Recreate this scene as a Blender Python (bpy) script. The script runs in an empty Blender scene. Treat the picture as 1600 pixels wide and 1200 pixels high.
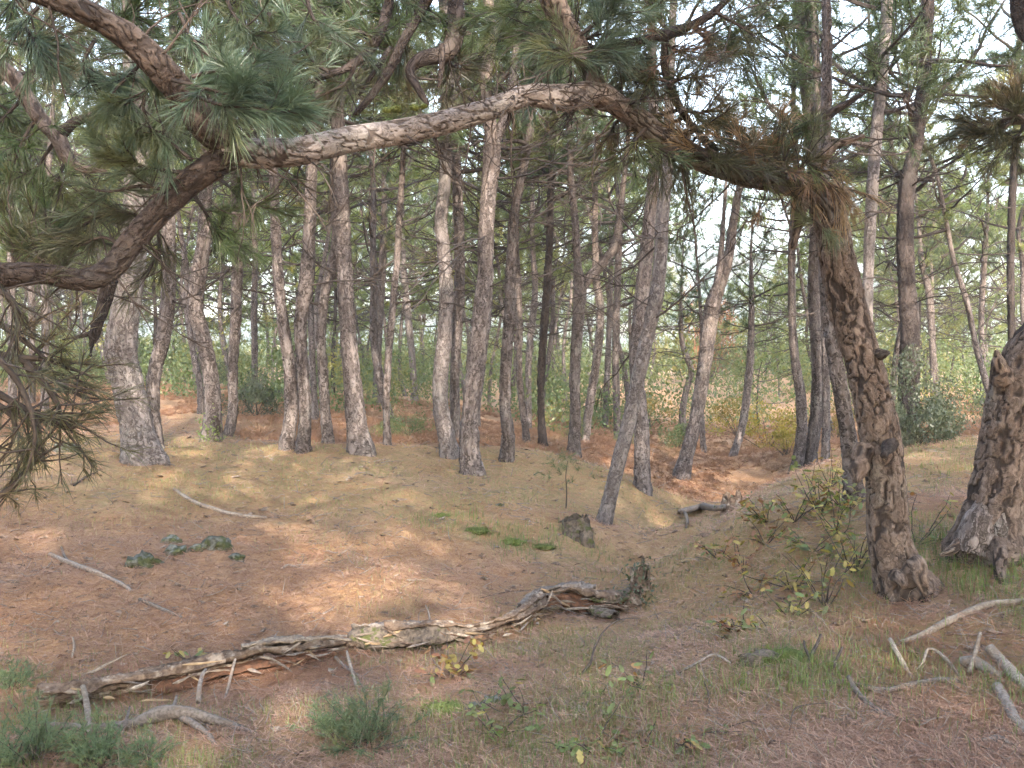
import bpy, math, random
import numpy as np
from mathutils import Vector, Matrix, Quaternion
R = math.radians
rng = np.random.default_rng(7)
random.seed(7)
sc = bpy.context.scene
col = sc.collection

# ------------------------------------------------------------------ camera
EYE = 1.6
FPX = 1511.0                      # focal length in photograph pixels (1600 wide)
PITCH = math.atan(40.0 / FPX)     # horizon at row 560
cam_d = bpy.data.cameras.new('camera')
cam = bpy.data.objects.new('camera', cam_d); col.objects.link(cam)
cam.location = (0, 0, EYE); cam.rotation_euler = (R(90) - PITCH, 0, 0)
cam_d.sensor_width = 36; cam_d.lens = 36 * FPX / 1600
cam_d.clip_start = 0.05; cam_d.clip_end = 3000
sc.camera = cam
# ------------------------------------------------------------------ light
SUN_EL, SUN_AZ = R(26), R(166)    # azimuth from +Y clockwise: the sun stands behind the camera, a little to the right
w = bpy.data.worlds.new('World'); sc.world = w; w.use_nodes = True
nt = w.node_tree; bg = nt.nodes['Background']
sky = nt.nodes.new('ShaderNodeTexSky'); sky.sky_type = 'NISHITA'; sky.sun_disc = False
sky.sun_elevation = SUN_EL; sky.sun_rotation = SUN_AZ; sky.air_density = 1.2; sky.dust_density = 1.5; sky.ozone_density = 0.8
hz = nt.nodes.new('ShaderNodeHueSaturation'); hz.inputs['Saturation'].default_value = 0.8   # thin high haze: a milky sky
nt.links.new(sky.outputs[0], hz.inputs['Color']); nt.links.new(hz.outputs[0], bg.inputs[0]); bg.inputs[1].default_value = 0.15
sd = bpy.data.lights.new('sun', 'SUN'); sd.energy = 2.05; sd.angle = R(0.6); sd.color = (1, 0.9, 0.76)
so = bpy.data.objects.new('sun', sd); col.objects.link(so); so.location = (5, -20, 20)
SD = Vector((math.sin(SUN_AZ) * math.cos(SUN_EL), math.cos(SUN_AZ) * math.cos(SUN_EL), math.sin(SUN_EL)))
so.rotation_euler = (-SD).to_track_quat('-Z', 'Y').to_euler()
vs = sc.view_settings; vs.view_transform = 'Standard'; vs.look = 'None'; vs.exposure = 3.1; vs.gamma = 1
vs.use_curve_mapping = False
cy = sc.cycles
cy.max_bounces = 4; cy.diffuse_bounces = 2; cy.glossy_bounces = 1; cy.transmission_bounces = 3; cy.transparent_max_bounces = 4
cy.volume_bounces = 0; cy.caustics_reflective = False; cy.caustics_refractive = False
cy.use_denoising = True; cy.use_adaptive_sampling = True; cy.adaptive_threshold = 0.03
sc.render.filter_size = 1.7

# ------------------------------------------------------------------ helpers
def P(px, py, d):
    """world point seen at photograph pixel (px, py) at depth d metres"""
    x = (px - 800) / FPX * d; u = (600 - py) / FPX * d
    return np.array([x, d * math.cos(PITCH) + u * math.sin(PITCH), EYE - d * math.sin(PITCH) + u * math.cos(PITCH)])

def h3(i, j, k, s=0):
    n = (i.astype(np.int64) * 374761393 + j.astype(np.int64) * 668265263 + k.astype(np.int64) * 2147483647 + s * 1274126177) & 0xffffffff
    n = ((n ^ (n >> 13)) * 1274126177) & 0xffffffff
    n = ((n ^ (n >> 16)) * 2246822519) & 0xffffffff
    return ((n ^ (n >> 15)) & 0xffffff) / float(0x1000000)

def vnoise(p, s=0):
    f = np.floor(p); t = p - f; f = f.astype(np.int64); t = t * t * (3 - 2 * t)
    r = 0
    for a in (0, 1):
        for b in (0, 1):
            for c in (0, 1):
                wt = (t[:, 0] if a else 1 - t[:, 0]) * (t[:, 1] if b else 1 - t[:, 1]) * (t[:, 2] if c else 1 - t[:, 2])
                r = r + wt * h3(f[:, 0] + a, f[:, 1] + b, f[:, 2] + c, s)
    return r

def fbm(p, o=3, s=0):
    r = 0; a = 0.5; tot = 0
    for i in range(o):
        r = r + a * vnoise(p * 2 ** i, s + i); tot += a; a *= 0.5
    return r / tot - 0.5

def voro(p, s=0):
    """F2 - F1 of a jittered 3-D cell pattern, and the cell's random value"""
    f = np.floor(p).astype(np.int64)
    f1 = np.full(len(p), 9.0); f2 = np.full(len(p), 9.0); cid = np.zeros(len(p))
    for a in (-1, 0, 1):
        for b in (-1, 0, 1):
            for c in (-1, 0, 1):
                i, j, k = f[:, 0] + a, f[:, 1] + b, f[:, 2] + c
                q = np.stack([i + h3(i, j, k, s), j + h3(i, j, k, s + 1), k + h3(i, j, k, s + 2)], 1)
                d = np.linalg.norm(p - q, axis=1)
                m = d < f1
                f2 = np.where(m, f1, np.minimum(f2, d)); cid = np.where(m, h3(i, j, k, s + 3), cid); f1 = np.where(m, d, f1)
    return f2 - f1, cid

def sstep(a, b, x):
    t = np.clip((x - a) / (b - a), 0, 1); return t * t * (3 - 2 * t)

def mesh(name, V, F, mats, midx=None, smooth=False, attrs=None):
    """numpy verts + list of face arrays (each n x 3 or n x 4) -> mesh"""
    me = bpy.data.meshes.new(name)
    V = np.asarray(V, np.float32).reshape(-1, 3)
    Fs = [np.asarray(f, np.int32) for f in (F if isinstance(F, list) else [F]) if len(f)]
    nl = sum(f.size for f in Fs); npoly = sum(len(f) for f in Fs)
    me.vertices.add(len(V)); me.vertices.foreach_set('co', V.ravel())
    me.loops.add(nl); me.polygons.add(npoly)
    me.loops.foreach_set('vertex_index', np.concatenate([f.ravel() for f in Fs]))
    cnt = np.concatenate([np.full(len(f), f.shape[1], np.int32) for f in Fs])
    st = np.concatenate([[0], np.cumsum(cnt)[:-1]]).astype(np.int32)
    me.polygons.foreach_set('loop_start', st)
    if midx is not None: me.polygons.foreach_set('material_index', np.asarray(midx, np.int32))
    me.polygons.foreach_set('use_smooth', np.full(npoly, smooth))
    for m in (mats if isinstance(mats, (list, tuple)) else [mats]): me.materials.append(m)
    for k, v in (attrs or {}).items():
        v = np.asarray(v, np.float32)
        if v.ndim == 1:
            a = me.attributes.new(k, 'FLOAT', 'POINT'); a.data.foreach_set('value', v)
        else:
            a = me.attributes.new(k, 'FLOAT_VECTOR', 'POINT'); a.data.foreach_set('vector', v.ravel())
    me.update(calc_edges=True); me.validate()
    return me

def link(name, me, parent=None, label=None, cat=None, group=None, kind=None, loc=None):
    o = bpy.data.objects.new(name, me); col.objects.link(o)
    if parent is not None: o.parent = parent
    if loc is not None: o.location = loc
    for k, v in (('label', label), ('category', cat), ('group', group), ('kind', kind)):
        if v: o[k] = v
    return o

class Geo:
    """collects vertex/face arrays of one mesh"""
    def __init__(s): s.v = []; s.f3 = []; s.f4 = []; s.n = 0; s.a = {}
    def add(s, V, F3=None, F4=None, **at):
        V = np.asarray(V, float).reshape(-1, 3)
        s.v.append(V)
        if F3 is not None and len(F3): s.f3.append(np.asarray(F3) + s.n)
        if F4 is not None and len(F4): s.f4.append(np.asarray(F4) + s.n)
        for k, v in at.items(): s.a.setdefault(k, []).append(v)
        s.n += len(V)
    def mesh(s, name, mat, smooth=False):
        F = []
        if s.f3: F.append(np.concatenate(s.f3))
        if s.f4: F.append(np.concatenate(s.f4))
        return mesh(name, np.concatenate(s.v), F, mat, smooth=smooth, attrs={k: np.concatenate(v) for k, v in s.a.items()})

def resample(pts, rad, ds):
    """Catmull-Rom through pts with radii, stepped about every ds"""
    pts = np.asarray(pts, float); rad = np.asarray(rad, float)
    p = np.vstack([2 * pts[0] - pts[1], pts, 2 * pts[-1] - pts[-2]]); out = []; ro = []
    for i in range(len(pts) - 1):
        p0, p1, p2, p3 = p[i:i + 4]
        n = max(2, int(np.linalg.norm(p2 - p1) / ds)); t = np.linspace(0, 1, n, endpoint=False)[:, None]
        out.append(0.5 * (2 * p1 + (p2 - p0) * t + (2 * p0 - 5 * p1 + 4 * p2 - p3) * t ** 2 + (3 * p1 - p0 - 3 * p2 + p3) * t ** 3))
        ts = t[:, 0] * t[:, 0] * (3 - 2 * t[:, 0]); ro.append(rad[i] * (1 - ts) + rad[i + 1] * ts)
    out.append(pts[-1:]); ro.append(rad[-1:])
    return np.concatenate(out), np.concatenate(ro)

def frames(path):
    T = np.gradient(path, axis=0); T /= np.linalg.norm(T, axis=1)[:, None] + 1e-9
    n = np.cross(T[0], [0.31, -0.95, 0.05]); n /= np.linalg.norm(n); N = [n]
    for i in range(1, len(path)):
        n = N[-1] - T[i] * np.dot(N[-1], T[i]); n /= np.linalg.norm(n) + 1e-9; N.append(n)
    N = np.array(N); return T, N, np.cross(T, N)

def tube(g, pts, rad, seg=6, ds=None, bark=None, seed=0, lump=0.06, flare=0, depth=0.0, cell=16.0, base_h=None, asp=0.27, ridge=False):
    """bark-textured tube into Geo g; with bark=True it carries the attributes the bark material reads"""
    if ds: path, r = resample(pts, rad, ds)
    else: path, r = np.asarray(pts, float), np.asarray(rad, float)
    n = len(path); T, N, B = frames(path)
    v = np.concatenate([[0], np.cumsum(np.linalg.norm(np.diff(path, axis=0), axis=1))])
    a = np.linspace(0, 2 * math.pi, seg, endpoint=False); ca, sa = np.cos(a), np.sin(a)
    rm = float(np.mean(r[:max(2, n // 2)]))
    rr = np.repeat(r[:, None], seg, 1)
    if bark or lump:
        bc = np.stack([np.tile(rm * ca, n), np.tile(rm * sa, n), np.repeat(v, seg)], 1) + seed * 3.7
        rr = rr * (1 + lump * 2 * fbm(bc * np.array([6, 6, 2.2]), 2, seed).reshape(n, seg))
        rr = rr * (1 + lump * 0.8 * fbm(bc * np.array([1, 1, 3.0]) * 2.2, 2, seed + 5).reshape(n, seg))
    if flare:
        hv = np.maximum(v - 0.25, 0)[:, None]
        lob = 0.55 + 0.75 * np.clip(np.cos(a * 3 + seed) * 0.6 + np.cos(a * 5 + 2 * seed) * 0.4, -0.3, 1)[None, :]
        rr = rr * (1 + flare * np.exp(-hv / 0.16) * lob)
    crack = None
    if bark:
        wv = bc + 0.09 * np.stack([fbm(bc * 12, 3, 21), fbm(bc * 12, 3, 22), 1.6 * fbm(bc * 12, 3, 23)], 1)
        e, cid = voro(wv * cell * np.array([1, 1, asp]), 3)
        if ridge:
            e = np.minimum(np.abs(fbm(wv * cell * np.array([.8, .8, .10]), 2, 41)) * 1.3, 0.02 + np.abs(fbm(wv * cell * np.array([.5, .5, .3]), 2, 44)) * 1.5)
        crack = sstep(0.0, 1.0, (e + 0.07 * (vnoise(bc * 6, 31) - 0.5)) / (0.10 if ridge else 0.16))
        if depth:
            fine = 2.2 * fbm(bc * np.array([42, 42, 22.]), 3, 9)
            rr = rr + (depth * (crack - 1) + depth * 0.55 * (cid - 0.5) * crack + depth * 0.5 * fine).reshape(n, seg)
    V = path[:, None, :] + rr[..., None] * (ca[None, :, None] * N[:, None, :] + sa[None, :, None] * B[:, None, :])
    i = np.arange(n - 1)[:, None] * seg; j = np.arange(seg)[None, :]; j2 = (j + 1) % seg
    F = np.stack([i + j, i + j2, i + seg + j2, i + seg + j], -1).reshape(-1, 4)
    V = V.reshape(-1, 3)
    tip = path[-1] + T[-1] * r[-1] * 0.5; bot = path[0]
    F3 = [[(n - 1) * seg + k, (n - 1) * seg + (k + 1) % seg, n * seg] for k in range(seg)] + [[(k + 1) % seg, k, n * seg + 1] for k in range(seg)]
    V = np.vstack([V, tip, bot])
    at = {}
    if bark:
        at['bark_co'] = np.vstack([bc, bc[-1:], bc[:1]]); at['crack'] = np.concatenate([crack, [1, 1]])
        hh = np.repeat(v, seg) + (base_h or 0); at['hgt'] = np.concatenate([hh, hh[-1:], hh[:1]])
    g.add(V, F3, F, **at)
    return path, r

def unit(v): v = np.asarray(v, float); return v / (np.linalg.norm(v) + 1e-9)

def needles(g, base, axis, n, L, wd, spread=(0.25, 1.15), shoot=0.08, droop=0.15, rs=None, bent=False):
    """brushes of pine needles: base (k,3), axis (k,3); n needles each"""
    rs = rs or rng
    k = len(base); base = np.repeat(base, n, 0); ax = np.repeat(axis / (np.linalg.norm(axis, axis=1)[:, None] + 1e-9), n, 0)
    m = k * n
    q = rs.normal(size=(m, 3)); q -= ax * np.sum(q * ax, 1)[:, None]; q /= np.linalg.norm(q, axis=1)[:, None] + 1e-9
    th = rs.uniform(spread[0], spread[1], m)[:, None]
    d = ax * np.cos(th) + q * np.sin(th)
    s = rs.uniform(-1, 0.15, m)[:, None] * shoot
    b = base + ax * s
    ln = (L * rs.uniform(0.65, 1.1, m))[:, None]
    side = np.cross(d, rs.normal(size=(m, 3))); side /= np.linalg.norm(side, axis=1)[:, None] + 1e-9
    side = side * (wd * 0.5 * rs.uniform(0.7, 1.3, m))[:, None]
    tip = b + d * ln; tip[:, 2] -= (droop * ln[:, 0])
    if bent:
        mid = b + d * ln * 0.55; mid[:, 2] -= droop * 0.15 * ln[:, 0]
        V = np.stack([b - side * .8, b + side * .8, mid - side, mid + side, tip], 1).reshape(-1, 3); i = np.arange(m)[:, None] * 5
        g.add(V, np.concatenate([i + [0, 1, 3], i + [0, 3, 2], i + [2, 3, 4]]))
    else:
        V = np.stack([b - side, b + side, tip], 1).reshape(-1, 3); i = np.arange(m)[:, None] * 3
        g.add(V, i + np.array([0, 1, 2]))

# ------------------------------------------------------------------ materials
def newmat(name):
    m = bpy.data.materials.new(name); m.use_nodes = True; t = m.node_tree
    for n in list(t.nodes): t.nodes.remove(n)
    out = t.nodes.new('ShaderNodeOutputMaterial'); return m, t, out
def nd(t, ty, ins=None, **props):
    n = t.nodes.new(ty)
    for k, v in props.items(): setattr(n, k, v)
    for k, v in (ins or {}).items():
        if isinstance(v, bpy.types.NodeSocket): t.links.new(v, n.inputs[k])
        else: n.inputs[k].default_value = v
    return n
def c4(c): return (c[0], c[1], c[2], 1)
def mixc(t, f, a, b, bt='MIX'):
    n = t.nodes.new('ShaderNodeMix'); n.data_type = 'RGBA'; n.blend_type = bt
    for k, v in ((0, f), (6, a), (7, b)):
        if isinstance(v, bpy.types.NodeSocket): t.links.new(v, n.inputs[k])
        elif k == 0: n.inputs[0].default_value = v
        else: n.inputs[k].default_value = c4(v)
    return n.outputs[2]
def ramp(t, f, a, b):
    n = nd(t, 'ShaderNodeMapRange', {0: f, 1: a, 2: b}); n.interpolation_type = 'SMOOTHSTEP'; return n.outputs[0]
def noise(t, vec, scale, detail=3, rough=0.6):
    return nd(t, 'ShaderNodeTexNoise', {'Vector': vec, 'Scale': scale, 'Detail': detail, 'Roughness': rough}).outputs[0]
def finish(t, out, colr, rough=0.9, bump=None, bstr=0.4, bdist=0.01, spec=0.2):
    b = nd(t, 'ShaderNodeBsdfPrincipled', {'Roughness': rough, 'Specular IOR Level': spec})
    if isinstance(colr, bpy.types.NodeSocket): t.links.new(colr, b.inputs['Base Color'])
    else: b.inputs['Base Color'].default_value = c4(colr)
    if bump is not None:
        bn = nd(t, 'ShaderNodeBump', {'Height': bump, 'Strength': bstr, 'Distance': bdist}); t.links.new(bn.outputs[0], b.inputs['Normal'])
    t.links.new(b.outputs[0], out.inputs[0]); return b

def bark_mat(name, plate1, plate2, furrow, upper, cell=16, lichen=0.25, attr=False, fstr=1.0):
    m, t, out = newmat(name)
    co = nd(t, 'ShaderNodeAttribute', attribute_name='bark_co').outputs['Vector']
    hg = nd(t, 'ShaderNodeAttribute', attribute_name='hgt').outputs['Fac']
    oi = nd(t, 'ShaderNodeObjectInfo').outputs['Random']
    st = nd(t, 'ShaderNodeMapping', {'Vector': co, 'Scale': (1, 1, 0.2)}).outputs[0]
    wn = nd(t, 'ShaderNodeTexNoise', {'Vector': co, 'Scale': 16.0, 'Detail': 3})
    wv = nd(t, 'ShaderNodeVectorMath', {0: wn.outputs['Color'], 1: (0.09, 0.09, 0.05)}, operation='MULTIPLY').outputs[0]
    st2 = nd(t, 'ShaderNodeVectorMath', {0: st, 1: wv}, operation='ADD').outputs[0]
    fine = noise(t, st, 90, 5, 0.7); flake = noise(t, st2, 38, 5, 0.7); mid = noise(t, co, 9, 5); big = noise(t, co, 2.4, 4)
    st3 = nd(t, 'ShaderNodeVectorMath', {0: nd(t, 'ShaderNodeMapping', {'Vector': st2, 'Scale': (1, 1, 0.55)}).outputs[0], 1: wv}, operation='ADD').outputs[0]
    rn = nd(t, 'ShaderNodeMath', {0: noise(t, st3, cell * (1.9 if attr else 1.15), 2, 0.5), 1: 0.5}, operation='SUBTRACT').outputs[0]
    e1 = ramp(t, nd(t, 'ShaderNodeMath', {0: rn}, operation='ABSOLUTE').outputs[0], 0.0, 0.06)
    if attr:
        ca_ = nd(t, 'ShaderNodeAttribute', attribute_name='crack').outputs['Fac']
        ed = nd(t, 'ShaderNodeMath', {0: ramp(t, ca_, 0.15, 0.85), 1: nd(t, 'ShaderNodeMath', {0: e1, 1: 0.5, 2: 0.5}, operation='MULTIPLY_ADD').outputs[0]}, operation='MULTIPLY').outputs[0]
    else:
        vo = nd(t, 'ShaderNodeTexVoronoi', {'Vector': st2, 'Scale': float(cell)}, feature='DISTANCE_TO_EDGE').outputs['Distance']
        ed = ramp(t, vo, 0.0, nd(t, 'ShaderNodeMapRange', {0: mid, 1: .3, 2: .7, 3: 0.04, 4: 0.2}).outputs[0])
        ed = nd(t, 'ShaderNodeMath', {0: e1, 1: nd(t, 'ShaderNodeMath', {0: ed, 1: 0.55, 2: 0.45}, operation='MULTIPLY_ADD').outputs[0]}, operation='MULTIPLY').outputs[0]
    c = mixc(t, ramp(t, flake, 0.38, 0.62), plate2, plate1)
    c = mixc(t, nd(t, 'ShaderNodeMath', {0: ramp(t, mid, 0.45, 0.7), 1: 0.6}, operation='MULTIPLY').outputs[0], c, plate2)
    up = nd(t, 'ShaderNodeMapRange', {0: hg, 1: 1.6, 2: 4.5}).outputs[0]
    upn = nd(t, 'ShaderNodeMath', {0: up, 1: ramp(t, big, 0.3, 0.65)}, operation='MULTIPLY').outputs[0]
    c = mixc(t, upn, c, mixc(t, ramp(t, flake, .35, .65), [q * .75 for q in upper], upper))
    c = mixc(t, nd(t, 'ShaderNodeMath', {0: ramp(t, big, 0.52, 0.72), 1: lichen}, operation='MULTIPLY').outputs[0], c, (0.38, 0.38, 0.345))
    keep = nd(t, 'ShaderNodeMath', {0: upn, 1: 0.15 if attr else 0.4, 2: ed}, operation='MULTIPLY_ADD'); keep.use_clamp = True
    kk = nd(t, 'ShaderNodeMath', {0: keep.outputs[0], 1: fstr, 2: 1 - fstr}, operation='MULTIPLY_ADD').outputs[0]
    c = mixc(t, kk, furrow, c)
    c = mixc(t, nd(t, 'ShaderNodeMapRange', {0: fine, 1: .35, 2: .7, 3: 0.45, 4: 0.0}).outputs[0], c, (0.10, 0.078, 0.07), 'MIX')
    hv = nd(t, 'ShaderNodeHueSaturation', {'Value': nd(t, 'ShaderNodeMapRange', {0: oi, 3: 0.72, 4: 1.12}).outputs[0], 'Color': c}).outputs[0]
    hgt = nd(t, 'ShaderNodeMath', {0: flake, 1: 0.7, 2: ed}, operation='MULTIPLY_ADD').outputs[0]
    finish(t, out, hv, 0.92, hgt, 0.8, 0.014, 0.1)
    return m
M = {}
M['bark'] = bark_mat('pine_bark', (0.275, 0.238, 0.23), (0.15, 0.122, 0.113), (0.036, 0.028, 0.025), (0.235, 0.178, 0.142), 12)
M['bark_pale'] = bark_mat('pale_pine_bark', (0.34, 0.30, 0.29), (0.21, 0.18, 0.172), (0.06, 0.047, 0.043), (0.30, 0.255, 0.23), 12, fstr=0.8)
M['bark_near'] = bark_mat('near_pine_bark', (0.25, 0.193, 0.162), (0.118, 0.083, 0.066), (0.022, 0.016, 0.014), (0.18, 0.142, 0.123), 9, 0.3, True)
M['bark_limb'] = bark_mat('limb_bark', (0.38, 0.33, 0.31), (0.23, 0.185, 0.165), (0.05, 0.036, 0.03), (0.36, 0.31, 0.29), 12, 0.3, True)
M['bark_limb_shaded'] = bark_mat('shaded_limb_bark', (0.13, 0.097, 0.083), (0.07, 0.05, 0.042), (0.022, 0.016, 0.014), (0.115, 0.087, 0.075), 12, 0.15, True)  # limb bark darkened for the left limbs: their shade is put into the colour
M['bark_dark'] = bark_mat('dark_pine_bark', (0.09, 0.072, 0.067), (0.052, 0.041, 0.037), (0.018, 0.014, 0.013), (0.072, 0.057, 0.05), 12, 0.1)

def simple(name, c1, c2, sc1=30.0, c3=None, rough=0.9, bstr=0.5, bdist=0.006, rnd=0.25, sc3=4.0, thr=(0.5, 0.65)):
    m, t, out = newmat(name)
    co = nd(t, 'ShaderNodeTexCoord').outputs['Object']
    n1 = noise(t, co, sc1, 5)
    c = mixc(t, ramp(t, n1, 0.3, 0.7), c1, c2)
    if c3 is not None: c = mixc(t, ramp(t, noise(t, co, sc3, 4), *thr), c, c3)
    oi = nd(t, 'ShaderNodeObjectInfo').outputs['Random']
    c = nd(t, 'ShaderNodeHueSaturation', {'Value': nd(t, 'ShaderNodeMapRange', {0: oi, 3: 1 - rnd, 4: 1 + rnd}).outputs[0], 'Color': c}).outputs[0]
    finish(t, out, c, rough, n1, bstr, bdist, 0.15)
    return m
M['twig'] = simple('dead_twig', (0.045, 0.036, 0.032), (0.085, 0.068, 0.06), 25)
M['twig_dark'] = simple('dark_twig', (0.045, 0.036, 0.032), (0.09, 0.07, 0.06), 25)
M['deadwood'] = simple('grey_deadwood', (0.25, 0.215, 0.195), (0.12, 0.098, 0.086), 60, (0.2, 0.15, 0.115), sc3=9, bstr=.9)
M['palewood'] = simple('pale_deadwood', (0.33, 0.275, 0.225), (0.17, 0.135, 0.11), 60, (0.19, 0.145, 0.115), sc3=9, bstr=.9)
M['rotten'] = simple('rotten_wood', (0.20, 0.145, 0.11), (0.09, 0.06, 0.045), 30, (0.33, 0.27, 0.22), bstr=1, bdist=0.02, sc3=12)
M['rotten_red'] = simple('red_rotten_wood', (0.20, 0.10, 0.06), (0.09, 0.05, 0.036), 40, bstr=0.8)
M['rotten_yellow'] = simple('bare_yellow_wood', (0.38, 0.27, 0.165), (0.24, 0.165, 0.1), 18, (0.2, 0.14, 0.09), sc3=6)
M['moss'] = simple('moss', (0.15, 0.17, 0.05), (0.08, 0.095, 0.03), 60, bstr=1, bdist=0.02)
M['rock'] = simple('lichen_rock', (0.18, 0.18, 0.155), (0.065, 0.063, 0.057), 26, (0.07, 0.078, 0.035), bstr=1, bdist=0.03, sc3=14, thr=(0.44, 0.6))
M['mossy_wood'] = simple('mossy_wood', (0.19, 0.15, 0.12), (0.075, 0.06, 0.05), 30, (0.085, 0.09, 0.035), bstr=1, bdist=0.03, sc3=11, thr=(.52, .62))

def leafmat(name, c1, c2, trans=0.35, c3=None, scale=1.2, tr_tint=(1.15, 1.1, 0.6), rnd=0.2):
    m, t, out = newmat(name)
    ge = nd(t, 'ShaderNodeNewGeometry'); oi = nd(t, 'ShaderNodeObjectInfo').outputs['Random']
    co = nd(t, 'ShaderNodeTexCoord').outputs['Object']
    c = mixc(t, ge.outputs['Random Per Island'], c1, c2)
    if c3 is not None: c = mixc(t, ramp(t, noise(t, co, scale, 3), 0.5, 0.68), c, c3)
    c = nd(t, 'ShaderNodeHueSaturation', {'Hue': nd(t, 'ShaderNodeMapRange', {0: oi, 3: 0.485, 4: 0.515}).outputs[0],
        'Value': nd(t, 'ShaderNodeMapRange', {0: oi, 3: 1 - rnd, 4: 1 + rnd}).outputs[0], 'Color': c}).outputs[0]
    tc = mixc(t, 1.0, c, tr_tint, 'MULTIPLY')
    d = nd(t, 'ShaderNodeBsdfDiffuse', {'Color': c}); tl = nd(t, 'ShaderNodeBsdfTranslucent', {'Color': tc})
    mx = nd(t, 'ShaderNodeMixShader', {0: trans, 1: d.outputs[0], 2: tl.outputs[0]})
    gl = nd(t, 'ShaderNodeBsdfGlossy', {'Color': (1, 1, 1, 1), 'Roughness': 0.45})
    m2 = nd(t, 'ShaderNodeMixShader', {0: 0.04, 1: mx.outputs[0], 2: gl.outputs[0]})
    t.links.new(m2.outputs[0], out.inputs[0]); return m
M['needle'] = leafmat('pine_needles', (0.05, 0.08, 0.034), (0.095, 0.125, 0.052), 0.35, (0.125, 0.125, 0.046), 0.9)
M['needle_far'] = leafmat('far_pine_needles', (0.10, 0.15, 0.045), (0.18, 0.205, 0.062), 0.5, (0.28, 0.25, 0.06), 0.6)
M['needle_near'] = leafmat('near_pine_needles', (0.05, 0.086, 0.058), (0.115, 0.158, 0.108), 0.3, (0.12, 0.13, 0.056), 2.0)
M['needle_dead'] = leafmat('dead_pine_needles', (0.25, 0.155, 0.09), (0.16, 0.105, 0.065), 0.3)
M['needle_dull'] = leafmat('dull_pine_needles', (0.042, 0.05, 0.027), (0.10, 0.095, 0.048), 0.3, (0.14, 0.095, 0.052), 3.0)
M['shrub'] = leafmat('shrub_leaves', (0.075, 0.115, 0.042), (0.135, 0.165, 0.062), 0.4, (0.24, 0.21, 0.06), 0.35)
M['shrub_dark'] = leafmat('juniper_leaves', (0.06, 0.085, 0.05), (0.10, 0.12, 0.07), 0.3, (0.12, 0.12, 0.07), 2.0)
M['shrub_blue'] = leafmat('juniper_sprays', (0.09, 0.14, 0.075), (0.15, 0.2, 0.11), 0.3, (0.17, 0.19, 0.08), 3.0)
M['shrub_yellow'] = leafmat('autumn_leaves', (0.30, 0.22, 0.03), (0.20, 0.19, 0.04), 0.45, (0.30, 0.14, 0.03), 1.0)
M['shrub_red'] = leafmat('red_autumn_leaves', (0.38, 0.14, 0.07), (0.28, 0.16, 0.08), 0.4)
M['grass'] = leafmat('grass_blades', (0.14, 0.16, 0.055), (0.25, 0.23, 0.10), 0.3, (0.32, 0.26, 0.14), 0.8)
M['grass_lush'] = leafmat('lush_grass_blades', (0.09, 0.14, 0.03), (0.15, 0.2, 0.05), 0.35)
M['litter'] = leafmat('fallen_needles', (0.22, 0.115, 0.065), (0.58, 0.40, 0.27), 0.1, (0.32, 0.18, 0.10), 0.7)
M['leaf_green'] = leafmat('green_oak_leaf', (0.12, 0.16, 0.05), (0.16, 0.185, 0.06), 0.4, rnd=0.3)
M['leaf_yellow'] = leafmat('yellow_oak_leaf', (0.34, 0.26, 0.07), (0.30, 0.24, 0.08), 0.35, rnd=0.3)
M['leaf_orange'] = leafmat('orange_oak_leaf', (0.30, 0.15, 0.065), (0.24, 0.12, 0.06), 0.35, rnd=0.3)
M['bracken'] = leafmat('dry_bracken', (0.34, 0.195, 0.105), (0.25, 0.14, 0.075), 0.35, (0.36, 0.25, 0.145), 0.8)
# ------------------------------------------------------------------ terrain
CP = [  # photograph pixel and depth of points read off the ground
 (0,1200,4.3),(400,1200,4.2),(800,1200,3.9),(1200,1200,3.6),(1600,1200,3.5),
 (0,1105,5.2),(300,1100,5.2),(560,1100,4.9),(900,1100,4.7),(1200,1100,4.3),(1500,1100,4.1),
 (0,1010,6.0),(300,1010,6.0),(640,1010,6.2),(900,1010,5.8),(1200,1010,5.0),(1500,1010,4.7),
 (880,960,7.1),(1000,960,7.0),(1100,960,6.3),(1250,960,5.6),
 (100,900,7.0),(400,900,7.2),(650,900,7.7),(900,900,8.3),(1000,890,9.0),(1130,895,6.9),(1300,900,6.2),(1410,925,5.6),(1545,852,5.9),(1620,860,5.8),
 (60,830,8.0),(200,830,8.2),(560,830,8.8),(800,830,9.2),(920,830,9.4),(1040,840,11),(1140,830,7.6),(1250,830,7.0),
 (60,760,9.2),(200,760,9.4),(560,760,10.2),(800,760,10.9),(1000,765,12),(1105,864,7.6),(1165,805,7.9),(1200,776,8.7),(1240,747,9.8),(1085,815,12.0),(1120,788,14),(1150,765,15.6),(1330,785,8.6),(1450,770,8.3),
 (0,725,10.2),(200,722,10.3),(400,718,11),(560,712,11.6),(740,738,11.7),(900,716,13.6),(1050,735,16),(1130,735,17),(1250,735,12),(1450,715,10.5),(1600,712,10),
 (100,690,12.2),(350,685,13.4),(600,685,15),(850,690,16.5),(1000,700,17.5),(1130,708,20),(1250,705,17),(1450,690,14),
 (0,645,18),(300,640,20),(600,640,24),(800,650,26),(1000,655,30),(1150,668,28),(1400,650,24),(1600,650,22),(250,605,27)]
ctrl = np.array([P(*c) for c in CP])
extra = [(0,0,0),(-3,0,-.12),(3,0,.12),(0,-5,.1),(-6,3,-.15),(6,3,.4),(-10,6,.35),(10,6,.7),(-16,15,.9),(14,14,.6),(-9,-4,.2),(9,-4,.5),
         (0,45,.1),(-25,45,.8),(25,45,.4),(-14,30,.9),(14,30,.4)]
ctrl = np.vstack([ctrl, np.array(extra, float)])
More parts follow.
